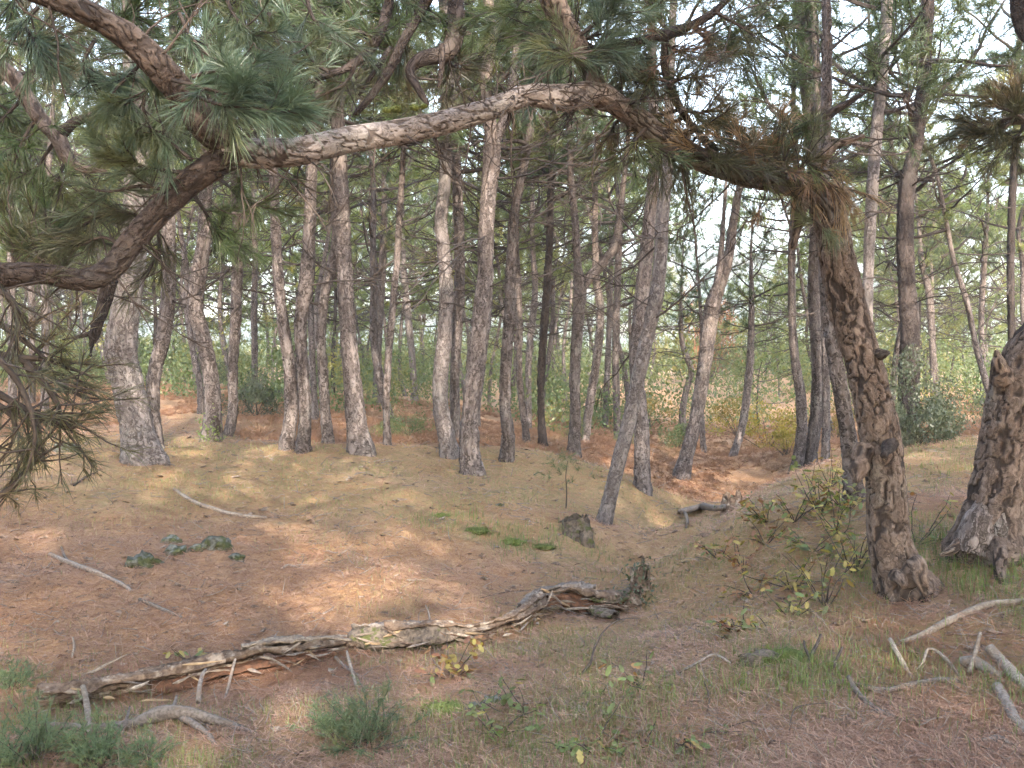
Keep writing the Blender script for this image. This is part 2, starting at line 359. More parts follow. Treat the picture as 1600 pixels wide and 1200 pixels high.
def tps_fit(c, lam=0.02):
    n = len(c); d = np.linalg.norm(c[:, None, :2] - c[None, :, :2], axis=2)
    K = np.where(d > 0, d * d * np.log(d + 1e-12), 0) + lam * np.eye(n)
    Pm = np.hstack([np.ones((n, 1)), c[:, :2]]); A = np.zeros((n + 3, n + 3)); A[:n, :n] = K; A[:n, n:] = Pm; A[n:, :n] = Pm.T
    return np.linalg.solve(A, np.concatenate([c[:, 2], [0, 0, 0]]))
TW = tps_fit(ctrl)
def H0(x, y):
    x = np.asarray(x, float); y = np.asarray(y, float); sh = x.shape; x = x.ravel(); y = y.ravel(); out = np.empty(len(x))
    for s in range(0, len(x), 40000):
        xs, ys = x[s:s + 40000], y[s:s + 40000]
        d2 = (xs[:, None] - ctrl[None, :, 0]) ** 2 + (ys[:, None] - ctrl[None, :, 1]) ** 2
        out[s:s + 40000] = (0.5 * d2 * np.log(d2 + 1e-12)) @ TW[:-3] + TW[-3] + TW[-2] * xs + TW[-1] * ys
    p = np.stack([x, y, np.zeros(len(x))], 1)
    far = sstep(0, 1, (np.hypot(x, y - 14) - 24) / 16)
    out = out * (1 - far) + far * (0.35 + 1.6 * fbm(p * 0.05, 3, 4))
    out = np.clip(out, -2, 4)
    out = out + 0.10 * fbm(p * 1.1, 3, 11) + 0.035 * fbm(p * 5.0, 3, 12)
    return out.reshape(sh)
def H(x, y): return float(H0(np.array([x]), np.array([y]))[0])
def G(px, py, d0=2.5, d1=70):
    """ground point under a photograph pixel: (point, depth)"""
    ds = np.geomspace(d0, d1, 500); pts = np.array([P(px, py, d) for d in ds])
    dz = pts[:, 2] - H0(pts[:, 0], pts[:, 1]); k = np.argmax(dz < 0)
    if dz[k] >= 0: k = len(ds) - 1
    a = max(k - 1, 0); t = dz[a] / (dz[a] - dz[k] + 1e-9) if k else 0
    d = ds[a] + (ds[k] - ds[a]) * min(max(t, 0), 1); p = P(px, py, d); p[2] = H(p[0], p[1]); return p, d
def to_px(p):
    q = np.asarray(p, float) - np.array([0, 0, EYE]); f = q[..., 1] * math.cos(PITCH) - q[..., 2] * math.sin(PITCH)
    u = q[..., 1] * math.sin(PITCH) + q[..., 2] * math.cos(PITCH)
    return 800 + q[..., 0] / f * FPX, 600 - u / f * FPX, f

# grass patches: photograph pixel, radius in metres, strength (0..1), lushness
GP = [(300,722,1.6,.75,0),(420,722,1.8,.8,0),(560,735,1.6,.8,0),(680,735,1.4,.75,0),(820,745,1.5,.75,0),(900,735,1.5,.7,0),(1000,790,1.2,.8,.1),(1040,800,.9,.8,.1),(1010,760,1.2,.6,0),
 (120,725,1.2,.6,.1),(100,690,1.5,.4,0),(250,680,1.6,.4,.1),(400,660,2,.45,0),(60,700,1.4,.5,0),
 (740,822,.35,.9,1),(800,842,.35,.9,1),(850,850,.3,.8,1),(690,805,.3,.6,1),(640,797,.5,.5,.4),(880,850,.4,.6,.5),(910,870,.4,.5,.5),
 (1000,960,.9,.65,.2),(1050,930,.8,.7,.2),(960,1010,.8,.65,.2),(860,1040,.8,.6,.2),(1060,1000,.8,.6,.2),(1150,960,.8,.5,.2),(720,1060,.6,.5,.3),(1020,1060,.6,.4,.2),
 (1080,860,1.0,.7,.2),(1130,880,.9,.6,.2),(1200,860,.9,.5,.2),(1120,830,1.0,.6,.2),(1150,800,1,.45,.1),
 (1570,1010,.45,.9,.5),(1520,1020,.35,.7,.4),(1590,960,.4,.6,.4),(1480,1060,.3,.4,.3),(1240,1080,.35,.8,.6),(1200,1090,.3,.7,.5),(1290,1070,.3,.5,.5),
 (1480,710,2.2,.8,.3),(1580,715,1.8,.7,.3),(1400,700,2,.4,.2),(1500,860,.5,.8,.8),(1530,870,.35,.9,1),(1480,880,.4,.6,.6),(1450,830,.8,.4,.2),
 (60,1170,.5,.6,.4),(200,1180,.5,.6,.3),(350,1160,.5,.5,.3),(450,1170,.5,.55,.2),(600,1080,.5,.4,.2),(30,1060,.5,.5,.2),(100,1130,.4,.5,.4),(660,1150,.5,.5,.3),(760,1130,.5,.4,.3),
 (900,1160,.5,.35,.3),(1000,1140,.5,.3,.3),(1100,1130,.5,.35,.3),(1350,930,.5,.25,.2),(160,780,.5,.4,.3),(170,770,.5,.35,.3),(560,870,.5,.2,.2),(640,950,.6,.25,.2),(560,960,.5,.2,.2)]
gp_pts = [(G(a, b)[0], r, s, l) for a, b, r, s, l in GP]
def grass_field(x, y):
    f = np.zeros_like(x); lu = np.zeros_like(x)
    for p, r, s, l in gp_pts:
        d2 = (x - p[0]) ** 2 + (y - p[1]) ** 2; e = s * np.exp(-d2 / (r * r)); f = f + e; lu = lu + e * l
    return np.clip(f, 0, 1), lu / (f + 1e-3)

def sheet(n, a, s, lo, hi):
    t = np.linspace(lo, hi, n); return np.sinh(a * t) / math.sinh(a) * s
gx = sheet(560, 6.6, 620, -1, 1); gy = 6 + sheet(540, 6.6, 900, -0.86, 1)
X, Y = np.meshgrid(gx, gy); Z = H0(X, Y)
gf, gl = grass_field(X.ravel(), Y.ravel())
ny, nx = X.shape; i = np.arange(ny - 1)[:, None] * nx + np.arange(nx - 1)[None, :]
F = np.stack([i, i + 1, i + nx + 1, i + nx], -1).reshape(-1, 4)
m, t, out = newmat('forest_floor')
ge = nd(t, 'ShaderNodeNewGeometry').outputs['Position']
n1 = noise(t, ge, 0.9, 5); n2 = noise(t, ge, 9, 6, 0.7); n3 = noise(t, ge, 70, 5, 0.75); n4 = noise(t, ge, 3.0, 5)
vs1 = nd(t, 'ShaderNodeTexVoronoi', {'Vector': ge, 'Scale': 55.0}).outputs['Distance']
n5 = noise(t, ge, 30, 4, 0.8)
c = mixc(t, ramp(t, n2, 0.3, 0.7), (0.33, 0.18, 0.092), (0.47, 0.275, 0.155))
c = mixc(t, ramp(t, n1, 0.4, 0.65), c, (0.42, 0.26, 0.155))
c = mixc(t, ramp(t, n3, 0.54, 0.70), c, (0.52, 0.37, 0.26))
c = mixc(t, ramp(t, n3, 0.44, 0.28), c, (0.13, 0.078, 0.05))
c = mixc(t, ramp(t, n5, 0.45, 0.28), c, (0.15, 0.095, 0.066))
c = mixc(t, ramp(t, n5, 0.60, 0.74), c, (0.45, 0.31, 0.2))
c = mixc(t, ramp(t, n4, 0.58, 0.74), c, (0.2, 0.145, 0.11))
n6 = noise(t, ge, 17, 6, 0.85)
c = mixc(t, ramp(t, n6, 0.46, 0.33), c, (0.12, 0.075, 0.052))
c = mixc(t, ramp(t, n6, 0.57, 0.68), c, (0.58, 0.415, 0.265))
gr = nd(t, 'ShaderNodeAttribute', attribute_name='grassy').outputs['Fac']
gn = nd(t, 'ShaderNodeMath', {0: gr, 1: ramp(t, nd(t, 'ShaderNodeMath', {0: n2, 1: n5}, operation='ADD').outputs[0], 0.8, 1.12)}, operation='MULTIPLY').outputs[0]
c = mixc(t, nd(t, 'ShaderNodeMath', {0: gn, 1: 0.5}, operation='MULTIPLY').outputs[0], c, (0.15, 0.165, 0.06))
hgt = nd(t, 'ShaderNodeMath', {0: n3, 1: 0.5, 2: n2}, operation='MULTIPLY_ADD').outputs[0]
finish(t, out, c, 0.95, hgt, 0.9, 0.03, 0.1); M['ground'] = m
ground = link('ground', mesh('ground', np.stack([X, Y, Z], -1), F, M['ground'], smooth=True, attrs={'grassy': gf}), kind='structure',
  label='undulating forest floor covered in orange brown pine needles', cat='ground')

# far wooded hill across the valley
hx = np.linspace(-700, 900, 160); hy = np.linspace(0, 1, 40)
HX, HT = np.meshgrid(hx, hy)
HY = 420 + HT * 260 + 0.00012 * HX ** 2
pp = np.stack([HX.ravel() * 0.006, HT.ravel() * 2, np.zeros(HX.size)], 1)
prof = (52 + 26 * np.sin(HX * 0.0052 + 0.9) + 10 * np.sin(HX * 0.013)) * np.sin(np.clip(HT, 0, 1) * math.pi * 0.5)
HZ = -14 + prof + (14 * fbm(pp * 1.5, 3, 3) + 5 * fbm(pp * 16, 3, 5)).reshape(HX.shape) * HT
ny, nx = HX.shape; i = np.arange(ny - 1)[:, None] * nx + np.arange(nx - 1)[None, :]
F = np.stack([i, i + 1, i + nx + 1, i + nx], -1).reshape(-1, 4)
m, t, out = newmat('wooded_hillside'); ge = nd(t, 'ShaderNodeNewGeometry').outputs['Position']
n1 = noise(t, ge, 0.12, 6, 0.7); n2 = noise(t, ge, 0.03, 3)
c = mixc(t, ramp(t, n1, 0.35, 0.65), (0.05, 0.08, 0.04), (0.11, 0.14, 0.06)); c = mixc(t, ramp(t, n2, 0.5, 0.65), c, (0.17, 0.14, 0.07))
finish(t, out, c, 1, n1, 1, 5.0, 0); M['hill'] = m
link('hill', mesh('hill', np.stack([HX, HY, HZ], -1), F, M['hill'], smooth=True), kind='structure', label='hazy wooded hill far beyond the pines', cat='hill')
# ------------------------------------------------------------------ shared branch and crown meshes
def curve3(p0, d, L, n, rs, up=0.0, wig=0.15):
    pts = [np.array(p0, float)]; d = unit(d)
    for _ in range(n):
        d = unit(d + rs.normal(size=3) * wig + np.array([0, 0, up])); pts.append(pts[-1] + d * L / n)
    return np.array(pts)

def dead_branch(seed, L=1.6, r=0.013, mat='twig'):
    rs = np.random.default_rng(100 + seed); g = Geo()
    p = curve3((0, 0, 0), (1, 0, rs.uniform(-0.15, 0.35)), L, 7, rs, rs.uniform(-0.05, 0.06), 0.13)
    tube(g, p, np.linspace(r, r * 0.3, len(p)), 5, lump=0)
    for k in range(rs.integers(5, 10)):
        a = rs.integers(1, len(p) - 1); d = unit(p[a + 1] - p[a]) + rs.normal(size=3) * 0.55
        q = curve3(p[a], d, L * rs.uniform(0.15, 0.42), 4, rs, rs.uniform(-0.1, 0.12), 0.2)
        tube(g, q, np.linspace(r * 0.45, r * 0.18, len(q)), 4, lump=0)
        for z in range(rs.integers(0, 3)):
            b = rs.integers(1, len(q)); q2 = curve3(q[b], unit(q[-1] - q[0]) + rs.normal(size=3) * 0.6, L * rs.uniform(0.06, 0.18), 3, rs, 0, 0.2)
            tube(g, q2, np.linspace(r * 0.22, r * 0.12, len(q2)), 3, lump=0)
    return g.mesh('bare_branch', M[mat])
DEAD = [dead_branch(s, mat='twig' if s % 3 else 'twig_dark') for s in range(9)]

def crown(seed, h=4.2, Rr=2.1, n_limb=15, nsub=8, nsh=6, n_need=20, L=0.13, wd=0.008, mat='needle', flat=0.5):
    rs = np.random.default_rng(500 + seed); gw = Geo(); gn = Geo(); base = []; axis = []
    for i in range(n_limb):
        f = (i + rs.uniform(0, 0.8)) / n_limb; z0 = h * f * 0.97; az = i * 2.4 + rs.uniform(-0.5, 0.5)
        ln = Rr * (1 - flat * f ** 1.6) * rs.uniform(0.6, 1.1) * (0.75 if f < 0.12 else 1)
        el = R(rs.uniform(-5, 18) + 45 * f ** 1.5)
        p = curve3((0, 0, z0), (math.cos(az) * math.cos(el), math.sin(az) * math.cos(el), math.sin(el)), ln, 7, rs, 0.06, 0.16)
        r0 = 0.012 + 0.013 * ln * (1 - 0.4 * f)
        tube(gw, p, np.linspace(r0, 0.006, len(p)), 5, lump=0)
        for k in range(int(nsub * rs.uniform(0.8, 1.2))):
            tt = rs.uniform(0.22, 1) * (len(p) - 1.01); a = int(tt); pt = p[a] + (p[a + 1] - p[a]) * (tt - a)
            d = unit(p[a + 1] - p[a]) * rs.uniform(0.3, 1.0) + rs.normal(size=3) * np.array([0.7, 0.7, 0.25])
            q = curve3(pt, d, rs.uniform(0.35, 0.85), 4, rs, 0.12, 0.18)
            tube(gw, q, np.linspace(0.007, 0.003, len(q)), 3, lump=0)
            for z in range(nsh):
                ss = rs.uniform(0.35, 1.0) * (len(q) - 1.01); b = int(ss); e = q[b] + (q[b + 1] - q[b]) * (ss - b)
                ax = unit(q[b + 1] - q[b]) + rs.normal(size=3) * 0.5 + np.array([0, 0, 0.25]); ax = unit(ax)
                base.append(e + ax * rs.uniform(0.05, 0.2)); axis.append(ax)
        # bare inner twigs
        for k in range(3):
            a = rs.integers(0, 4); q = curve3(p[a], rs.normal(size=3) * np.array([1, 1, 0.5]), rs.uniform(0.3, 0.8), 4, rs, -0.04, 0.2)
            tube(gw, q, np.linspace(0.006, 0.002, len(q)), 3, lump=0)
    needles(gn, np.array(base), np.array(axis), n_need, L, wd, (0.2, 1.25), 0.12, 0.08, rs)
    return gw.mesh('limbs', M['twig']), gn.mesh('crown', M[mat])
NEAR_CROWNS = [crown(s, n_limb=15, nsub=9, n_need=24, wd=0.0075, nsh=7) for s in range(4)]
FAR_CROWNS = [crown(20 + s, n_limb=17, nsub=9, nsh=7, n_need=14, wd=0.012, L=0.15, mat='needle_far') for s in range(5)]
DENSE_CROWNS = [crown(40 + s, n_limb=18, nsub=10, nsh=7, n_need=14, wd=0.018, L=0.16) for s in range(2)]

def quat_to(zdir, spin):
    return Vector(zdir).to_track_quat('Z', 'Y') @ Quaternion((0, 0, 1), spin)

def place(name, me, parent, loc, q=None, s=1.0):
    o = link(name, me, parent); o.location = Vector(loc) - (parent.location if parent else Vector())
    o.rotation_mode = 'QUATERNION'
    if q is not None: o.rotation_quaternion = q
    o.scale = (s, s, s) if not isinstance(s, tuple) else s
    return o

def add_dead(root, path, rad, n, rs, lo, hi, smin=0.5, smax=1.2, base_z=0):
    hz = path[:, 2] - base_z; ok = np.where((hz > lo) & (hz < hi))[0]
    if len(ok) == 0: return
    for k in range(n):
        i = ok[rs.integers(0, len(ok))]; az = rs.uniform(0, 2 * math.pi)
        q = Quaternion((0, 0, 1), az) @ Quaternion((0, 1, 0), rs.uniform(-0.5, 0.35)) @ Quaternion((1, 0, 0), rs.uniform(0, 6.28))
        place('bare_branch', DEAD[rs.integers(0, len(DEAD))], root, path[i], q, float(rs.uniform(smin, smax)))

def pine(label, pts, depth=None, height=8.5, cf=0.46, forks=(), crowns=None, mat='bark', ndead=11, seed=0, group='pines around the clearing',
         rel=0.011, cell=15, flare=0.35, lean=0.0, cs=1.0, dead_lo=1.7, dead=(0.5, 1.2), name='pine_tree', moss=None, upright=0.75):
    """a pine whose trunk passes through the given photograph pixels (x, y, width) at its own depth"""
    rs = np.random.default_rng(900 + seed)
    if depth is None: b, depth = G(pts[0][0], pts[0][1])
    else: b = P(pts[0][0], pts[0][1], depth); b[2] = H(b[0], b[1])
    wp = []; rad = []
    n = len(pts); dd = depth * (1 + lean * np.linspace(0, 1, n))
    for k, (x, y, wd_) in enumerate(pts):
        p = P(x, y, dd[k]); wp.append(p); rad.append(max(wd_ * 0.92 * dd[k] / FPX / 2, 0.012))
    wp[0] = b
    root = link(name, None, None, label, 'tree', group); root.location = Vector(b); root.empty_display_size = 0.2
    top = wp[-1]; z = top[2] - b[2]
    down = wp[0] - unit(wp[1] - wp[0]) * 0.25
    path = [down] + wp; rr = [rad[0] * 1.05] + rad
    d = unit(unit(wp[-1] - wp[-2]) * (1 - upright) + np.array([0, 0, upright])); r = rad[-1]
    if z < height - 0.4:
        m_ = max(3, int((height - z) / 0.9)); st = (height - z) / m_
        for k in range(m_):
            d = unit(d + rs.normal(size=3) * np.array([.07, .07, 0]) + np.array([0, 0, 0.12])); path.append(path[-1] + d * st)
            rr.append(max(r * (1 - (k + 1) / m_ * 0.92), 0.012))
    path = np.array(path) - b; px_w = np.mean([p[2] for p in pts])
    seg = int(np.clip(px_w * 0.85, 10, 56)); ds = float(np.clip(3.2 * depth / FPX, 0.012, 0.09))
    g = Geo()
    P_, r_ = tube(g, path, rr, seg, ds, True, seed, 0.07, flare, rel, cell)
    for fk in forks:
        fp = [P(x, y, depth) - b for x, y, _ in fk]; fr = [max(w_ * depth / FPX / 2, 0.01) for *_, w_ in fk]
        dd_ = unit(unit(fp[-1] - fp[-2]) + np.array([0, 0, 0.4]))
        for k in range(3): fp.append(fp[-1] + dd_ * 0.6); fr.append(fr[-1] * 0.75)
        tube(g, np.array(fp), fr, max(8, seg // 2), ds, True, seed + 3, 0.06, 0, rel * 0.6, cell, base_h=2.0)
    tr = link('trunk', g.mesh('trunk', M[mat], True), root)
    if crowns is not False:
        zc = height * cf; k = int(np.argmin(np.abs(P_[:, 2] - zc))); ax = unit(P_[-1] - P_[k]); s = (height - zc) / 4.2 * cs
        wl = (crowns or NEAR_CROWNS); wme, nme = wl[rs.integers(0, len(wl))]
        q = quat_to(ax, rs.uniform(0, 6.28)); cr = place('crown', nme, root, Vector(P_[k]) + root.location, q, s)
        lm = link('limbs', wme, cr)
    add_dead(root, P_ + b, r_, ndead, rs, dead_lo, height * cf + 1, *dead, base_z=b[2])
    return root, P_ + b

T = []
def tree(*a, **k):
    k.setdefault('seed', len(T) + 1); r = pine(*a, **k); T.append(r); return r
# the pines one can tell apart, left to right
tree('stout lavender grey leaning pine at the left with knobbly trunk', [(224,722,66),(212,660,54),(200,600,52),(190,550,54),(196,490,50),(204,430,46),(212,330,42),(216,200,38)], rel=0.014, cell=14, height=8.5, ndead=6, lean=-0.02, mat='bark_pale')
tree('thinner curved pine close behind the stout leaning pine at the left', [(246,700,22),(240,640,22),(240,590,24),(254,530,26),(262,470,26),(264,400,24),(262,300,22)], height=8)
tree('wavy pine with sunlit upper bend and ivy at its foot', [(331,690,34),(333,640,30),(328,580,27),(315,520,28),(305,480,28),(310,430,27),(318,380,24),(322,280,22)])
tree('straight slim pine right behind the wavy pine with ivy', [(357,682,17),(364,640,17),(364,580,17),(368,500,19),(371,420,19),(370,320,18)])
tree('left stem of the close pair of pines touching near their base', [(448,702,24),(455,640,24),(452,570,22),(443,510,20),(436,450,20),(431,370,18),(428,280,16)])
tree('right stem of the close pair of pines touching near their base', [(473,706,24),(477,640,22),(472,570,22),(470,500,22),(480,430,26),(484,350,22),(488,250,20)])
tree('thin pine half hidden behind the close pair of pines', [(492,655,13),(490,600,12),(487,540,12),(484,450,12),(483,380,11)])
tree('slim reddish pine curving right, next after the close pair', [(512,693,20),(508,640,18),(505,590,18),(502,520,17),(507,460,17),(517,420,19),(526,370,18),(522,280,16)])
tree('thick pine with flared buttressed base left of centre', [(565,708,46),(557,660,35),(550,590,30),(544,520,29),(540,450,27),(536,380,27),(533,300,26),(529,210,24)], flare=0.25, rel=0.013)
tree('slim dark pine behind the pine with flared base', [(588,632,14),(590,560,14),(592,500,15),(597,430,14),(600,350,12)])
tree('thin upright pine standing alone right of the flared base pine', [(606,695,13),(604,640,12),(606,570,13),(613,490,13),(620,410,12),(626,310,11)])
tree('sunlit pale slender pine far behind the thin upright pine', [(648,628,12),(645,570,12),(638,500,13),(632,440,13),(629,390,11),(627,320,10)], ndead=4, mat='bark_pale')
tree('pale plated pine with a kink above its base at centre', [(702,712,32),(697,680,29),(689,640,27),(688,590,27),(694,530,26),(697,460,24),(693,390,23),(689,340,23),(697,270,22),(697,200,22),(702,90,20)], rel=0.013, mat='bark_pale')
tree('straight brown pine tight behind the pale kinked pine', [(714,690,14),(711,640,17),(711,570,18),(717,480,19),(718,400,19),(715,300,18),(708,180,17)])
tree('tall forked pine with dark flaking base and sunlit top at centre', [(738,740,38),(733,690,34),(737,630,31),(744,570,34),(752,500,34),(758,440,28),(759,380,27),(763,310,28),(769,240,32),(766,190,22),(760,130,20),(766,60,22)], forks=[[(769,240,20),(780,205,18),(793,175,15),(800,130,13)]], rel=0.016)
tree('dark furrowed pine standing right of the tall forked pine', [(792,720,24),(794,680,22),(789,630,20),(791,560,20),(796,490,20),(798,420,19),(803,340,17),(818,260,16),(830,190,14)])
tree('thin grey pine with pale foot behind the dark furrowed pine', [(824,692,13),(817,640,13),(811,580,12),(812,510,12),(809,440,12),(806,360,11)])
tree('crooked thin pine beside the thin grey pine with pale foot', [(826,672,11),(826,620,11),(826,560,12),(832,500,13),(836,450,11),(832,380,10)])
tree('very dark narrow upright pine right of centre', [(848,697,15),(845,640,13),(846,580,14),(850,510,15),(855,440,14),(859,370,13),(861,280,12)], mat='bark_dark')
tree('pine dividing into two arms at mid height right of centre', [(895,713,22),(899,650,20),(898,590,19),(902,520,20),(906,455,24),(902,410,14),(899,350,13),(893,290,12),(890,220,11)], forks=[[(906,455,16),(922,432,17),(945,408,16),(962,378,14),(968,340,12)]])
tree('curving slim pine just right of the two armed pine', [(914,692,15),(920,640,15),(928,590,15),(936,530,15),(938,480,14),(932,440,14),(930,380,12)])
tree('thin pale stem between the curving slim pine and the leaning grey pine', [(946,670,11),(947,620,11),(950,560,11),(953,480,10),(955,400,9)])
tree('straight slim pine left of the leaning grey pine', [(966,690,14),(963,620,13),(962,550,13),(964,480,13),(966,400,13),(968,320,12)])
tree('smooth grey pine leaning right with its foot on the gully slope', [(944,818,26),(956,765,24),(968,715,25),(981,665,25),(993,610,25),(1004,560,25),(1016,505,24),(1026,460,25),(1032,400,23),(1036,330,22),(1044,250,20)], rel=0.005, cf=0.6, mat='bark_pale')
tree('brown furrowed pine crossing behind the leaning grey pine', [(1004,766,28),(1003,720,27),(1002,670,26),(996,600,26),(996,540,25),(1003,460,26),(1011,390,24),(1017,320,22),(1023,240,20)], cf=0.7)
tree('forked reddish pine leaning right over the gully', [(1063,746,28),(1076,700,24),(1088,650,23),(1098,590,24),(1106,530,25),(1114,475,28),(1130,430,20),(1140,390,17),(1147,340,15),(1157,285,12)], forks=[[(1112,480,16),(1119,450,12),(1124,420,11),(1127,390,9)]], cf=0.93, height=4.3, cs=0.5, lean=0.05, ndead=5)
tree('twisted small pine behind the forked pine over the gully', [(1072,682,12),(1066,650,12),(1072,610,11),(1080,580,11),(1070,550,11),(1064,520,9)], height=5, ndead=5)
tree('thin grey stem right of the foot of the forked leaning pine', [(1100,708,10),(1097,670,10),(1096,630,9),(1098,560,9)], height=5.5, ndead=4)
tree('young pine with sunlit leaning foot and layered dark branches', [(1146,712,13),(1156,680,13),(1164,640,14),(1170,590,14),(1173,550,13),(1174,490,11)], height=4.6, cf=0.45, ndead=6, cs=1.0)
tree('narrow curved pine with green moss around its foot', [(1243,738,20),(1250,700,20),(1253,660,19),(1250,610,18),(1242,560,16),(1238,500,14),(1237,420,13),(1240,340,12),(1244,260,12)], cf=0.7)
tree('tall grey pine beside the pine with the mossy foot', [(1264,728,24),(1270,690,22),(1276,640,22),(1278,580,21),(1274,520,20),(1272,440,21),(1275,360,21),(1273,260,23),(1266,180,25),(1258,90,26),(1254,0,26)], cf=0.45, height=9.5)
tree('slim pine stem parallel to the tall grey pine', [(1290,700,15),(1291,600,14),(1288,480,14),(1284,360,14),(1281,240,14),(1277,120,14),(1272,20,13)], depth=15, cf=0.45, height=9.5)
tree('pale leaning pine directly behind the big arching pine', [(1333,785,34),(1329,720,30),(1322,660,28),(1312,600,27),(1301,540,25),(1293,470,24),(1288,400,22),(1286,320,20)], cf=0.75)
tree('smooth grey bare pine rising behind the arching pine', [(1362,690,17),(1358,600,16),(1356,500,17),(1357,420,18),(1361,330,20),(1367,240,20),(1375,150,20),(1382,70,20),(1386,0,20)], depth=14, cf=0.45, height=10, rel=0.004, mat='bark_pale')
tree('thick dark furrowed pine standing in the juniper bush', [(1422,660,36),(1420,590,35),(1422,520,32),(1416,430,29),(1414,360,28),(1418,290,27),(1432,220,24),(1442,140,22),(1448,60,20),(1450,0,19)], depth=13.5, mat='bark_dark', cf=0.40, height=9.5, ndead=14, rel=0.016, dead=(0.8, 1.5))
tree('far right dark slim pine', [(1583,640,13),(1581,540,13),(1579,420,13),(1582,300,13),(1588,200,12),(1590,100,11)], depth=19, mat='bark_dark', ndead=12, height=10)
tree('pale thin pine in the far right grove with bent top', [(1462,640,12),(1458,560,12),(1455,500,13),(1450,450,12),(1440,410,10)], depth=24, height=6.5)
tree('sunlit pine stem in the far right grove', [(1535,640,11),(1537,580,11),(1533,510,10),(1536,440,10),(1540,380,9)], depth=25, height=7)
tree('narrow dim pine at the far left edge', [(20,650,13),(19,560,13),(18,460,13),(18,380,13),(19,300,12)], depth=19)
tree('second dim pine from the left edge', [(50,650,12),(50,540,12),(49,420,12),(49,330,11)], depth=20)
tree('third dim pine from the left edge', [(70,650,13),(71,540,13),(70,420,13),(68,330,12)], depth=18.5)
tree('thin far pine glimpsed left of the wavy pine', [(314,645,11),(312,600,11),(300,540,11),(292,480,10),(291,420,10)], depth=19)
tree('far straight pine glimpsed left of the close pair', [(398,625,11),(398,560,11),(397,480,11),(399,400,10)], depth=24)
# ------------------------------------------------------------------ the arching pine
def path_px(pts): return np.array([P(x, y, d) for x, y, d, w_ in pts]), [w_ * 0.94 * d / FPX / 2 for x, y, d, w_ in pts]
ab, ad = G(1408, 925)
ad = 5.6
arch = link('arching_pine', None, None, 'big reddish pine on the bank arching over the clearing to the left', 'tree'); arch.location = Vector(ab)
def sub(name, pts, seg, ds, rel, mat='bark_near', seed=50, flare=0, cell=11, base_h=0, under=False, parent=arch, origin=ab, lump=0.07, asp=0.27, ridge=False):
    p, r = path_px(pts)
    if under: p = np.vstack([p[0] - unit(p[1] - p[0]) * 0.25, p]); r = [r[0]] + r
    g = Geo(); pa, ra = tube(g, p - origin, r, seg, ds, True, seed, lump, flare, rel, cell, base_h, asp, ridge)
    return link(name, g.mesh(name, M[mat], True), parent), pa + origin, ra
_, A1, R1 = sub('trunk', [(1418,935,5.6,92),(1398,880,5.62,72),(1388,830,5.62,66),(1385,760,5.62,68),(1377,690,5.62,66),(1366,630,5.6,64),(1350,570,5.6,62),(1333,510,5.6,62),(1318,450,5.58,62),(1306,390,5.56,58),(1296,335,5.52,56),(1272,298,5.5,52),(1230,283,5.48,44),(1170,274,5.42,41),(1110,255,5.32,39),(1050,225,5.2,38),(990,182,5.1,38),(935,147,5.0,40)],
    68, 0.009, 0.012, seed=51, ridge=True, cell=19, flare=0.35, under=True)
_, A2, R2 = sub('limb', [(975,170,5.05,30),(935,146,5.0,40),(895,152,4.92,46),(860,152,4.86,42),(820,150,4.78,36),(760,172,4.7,37),(690,192,4.6,40),(620,207,4.52,42),(540,220,4.42,44),(470,236,4.32,46),(410,240,4.26,50),(365,238,4.22,50),(345,240,4.2,40)],
    44, 0.011, 0.0045, seed=52, cell=17, asp=.5, base_h=3, mat='bark_limb')
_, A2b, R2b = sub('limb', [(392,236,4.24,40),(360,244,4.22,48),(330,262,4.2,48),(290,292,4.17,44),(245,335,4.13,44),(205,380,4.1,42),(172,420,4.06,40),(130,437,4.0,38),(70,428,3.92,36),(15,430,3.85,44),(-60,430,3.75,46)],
    44, 0.011, 0.005, seed=152, cell=17, asp=.5, base_h=3, mat='bark_limb_shaded')
_, A3, R3 = sub('limb', [(385,240,4.25,40),(350,222,4.2,46),(322,200,4.16,50),(298,165,4.12,50),(272,132,4.07,50),(240,95,4.0,50),(205,62,3.95,48),(165,35,3.88,44),(120,12,3.82,42),(60,-14,3.75,42),(-20,-40,3.68,42)], 40, 0.011, 0.0045, seed=53, cell=17, asp=.5, base_h=3, mat='bark_limb_shaded')
_, A4, R4 = sub('limb', [(935,150,5.0,34),(922,110,4.98,36),(902,72,4.95,36),(884,40,4.92,40),(868,10,4.9,42),(850,-30,4.86,40),(830,-90,4.8,36)], 24, 0.016, 0.010, seed=54, base_h=3)
_, A5, R5 = sub('limb', [(178,420,4.07,26),(168,455,4.05,24),(158,490,4.02,22),(148,520,4.0,20),(141,556,3.98,7)], 20, 0.012, 0.008, seed=55, base_h=3, mat='bark_dark')
sub('broken_stub', [(158,512,4.02,12),(138,522,4.0,8),(98,531,3.97,4)], 8, 0.02, 0.002, seed=56, mat='bark_dark')
sub('branch_stub', [(1364,556,5.58,34),(1378,553,5.5,20),(1388,551,5.46,10)], 12, 0.012, 0.006, seed=57, mat='bark_dark')
sub('branch_stub', [(1352,700,5.6,40),(1342,732,5.55,34),(1338,752,5.5,14)], 14, 0.012, 0.008, seed=58)
sub('broken_stub', [(1258,300,5.5,30),(1248,345,5.48,18),(1238,388,5.46,12)], 12, 0.014, 0.006, seed=59)
sub('branch_stub', [(1392,690,5.6,30),(1381,712,5.3,12)], 10, 0.014, 0.004, seed=60, mat='bark_dark')
sub('limb', [(1270,262,5.5,26),(1290,240,5.5,22),(1308,226,5.5,16),(1350,212,5.5,7)], 12, 0.02, 0.004, seed=61, base_h=3)
sub('limb', [(1245,205,5.4,16),(1270,192,5.38,13),(1310,168,5.36,10),(1345,148,5.34,6)], 10, 0.02, 0.003, seed=62, mat='bark_dark')
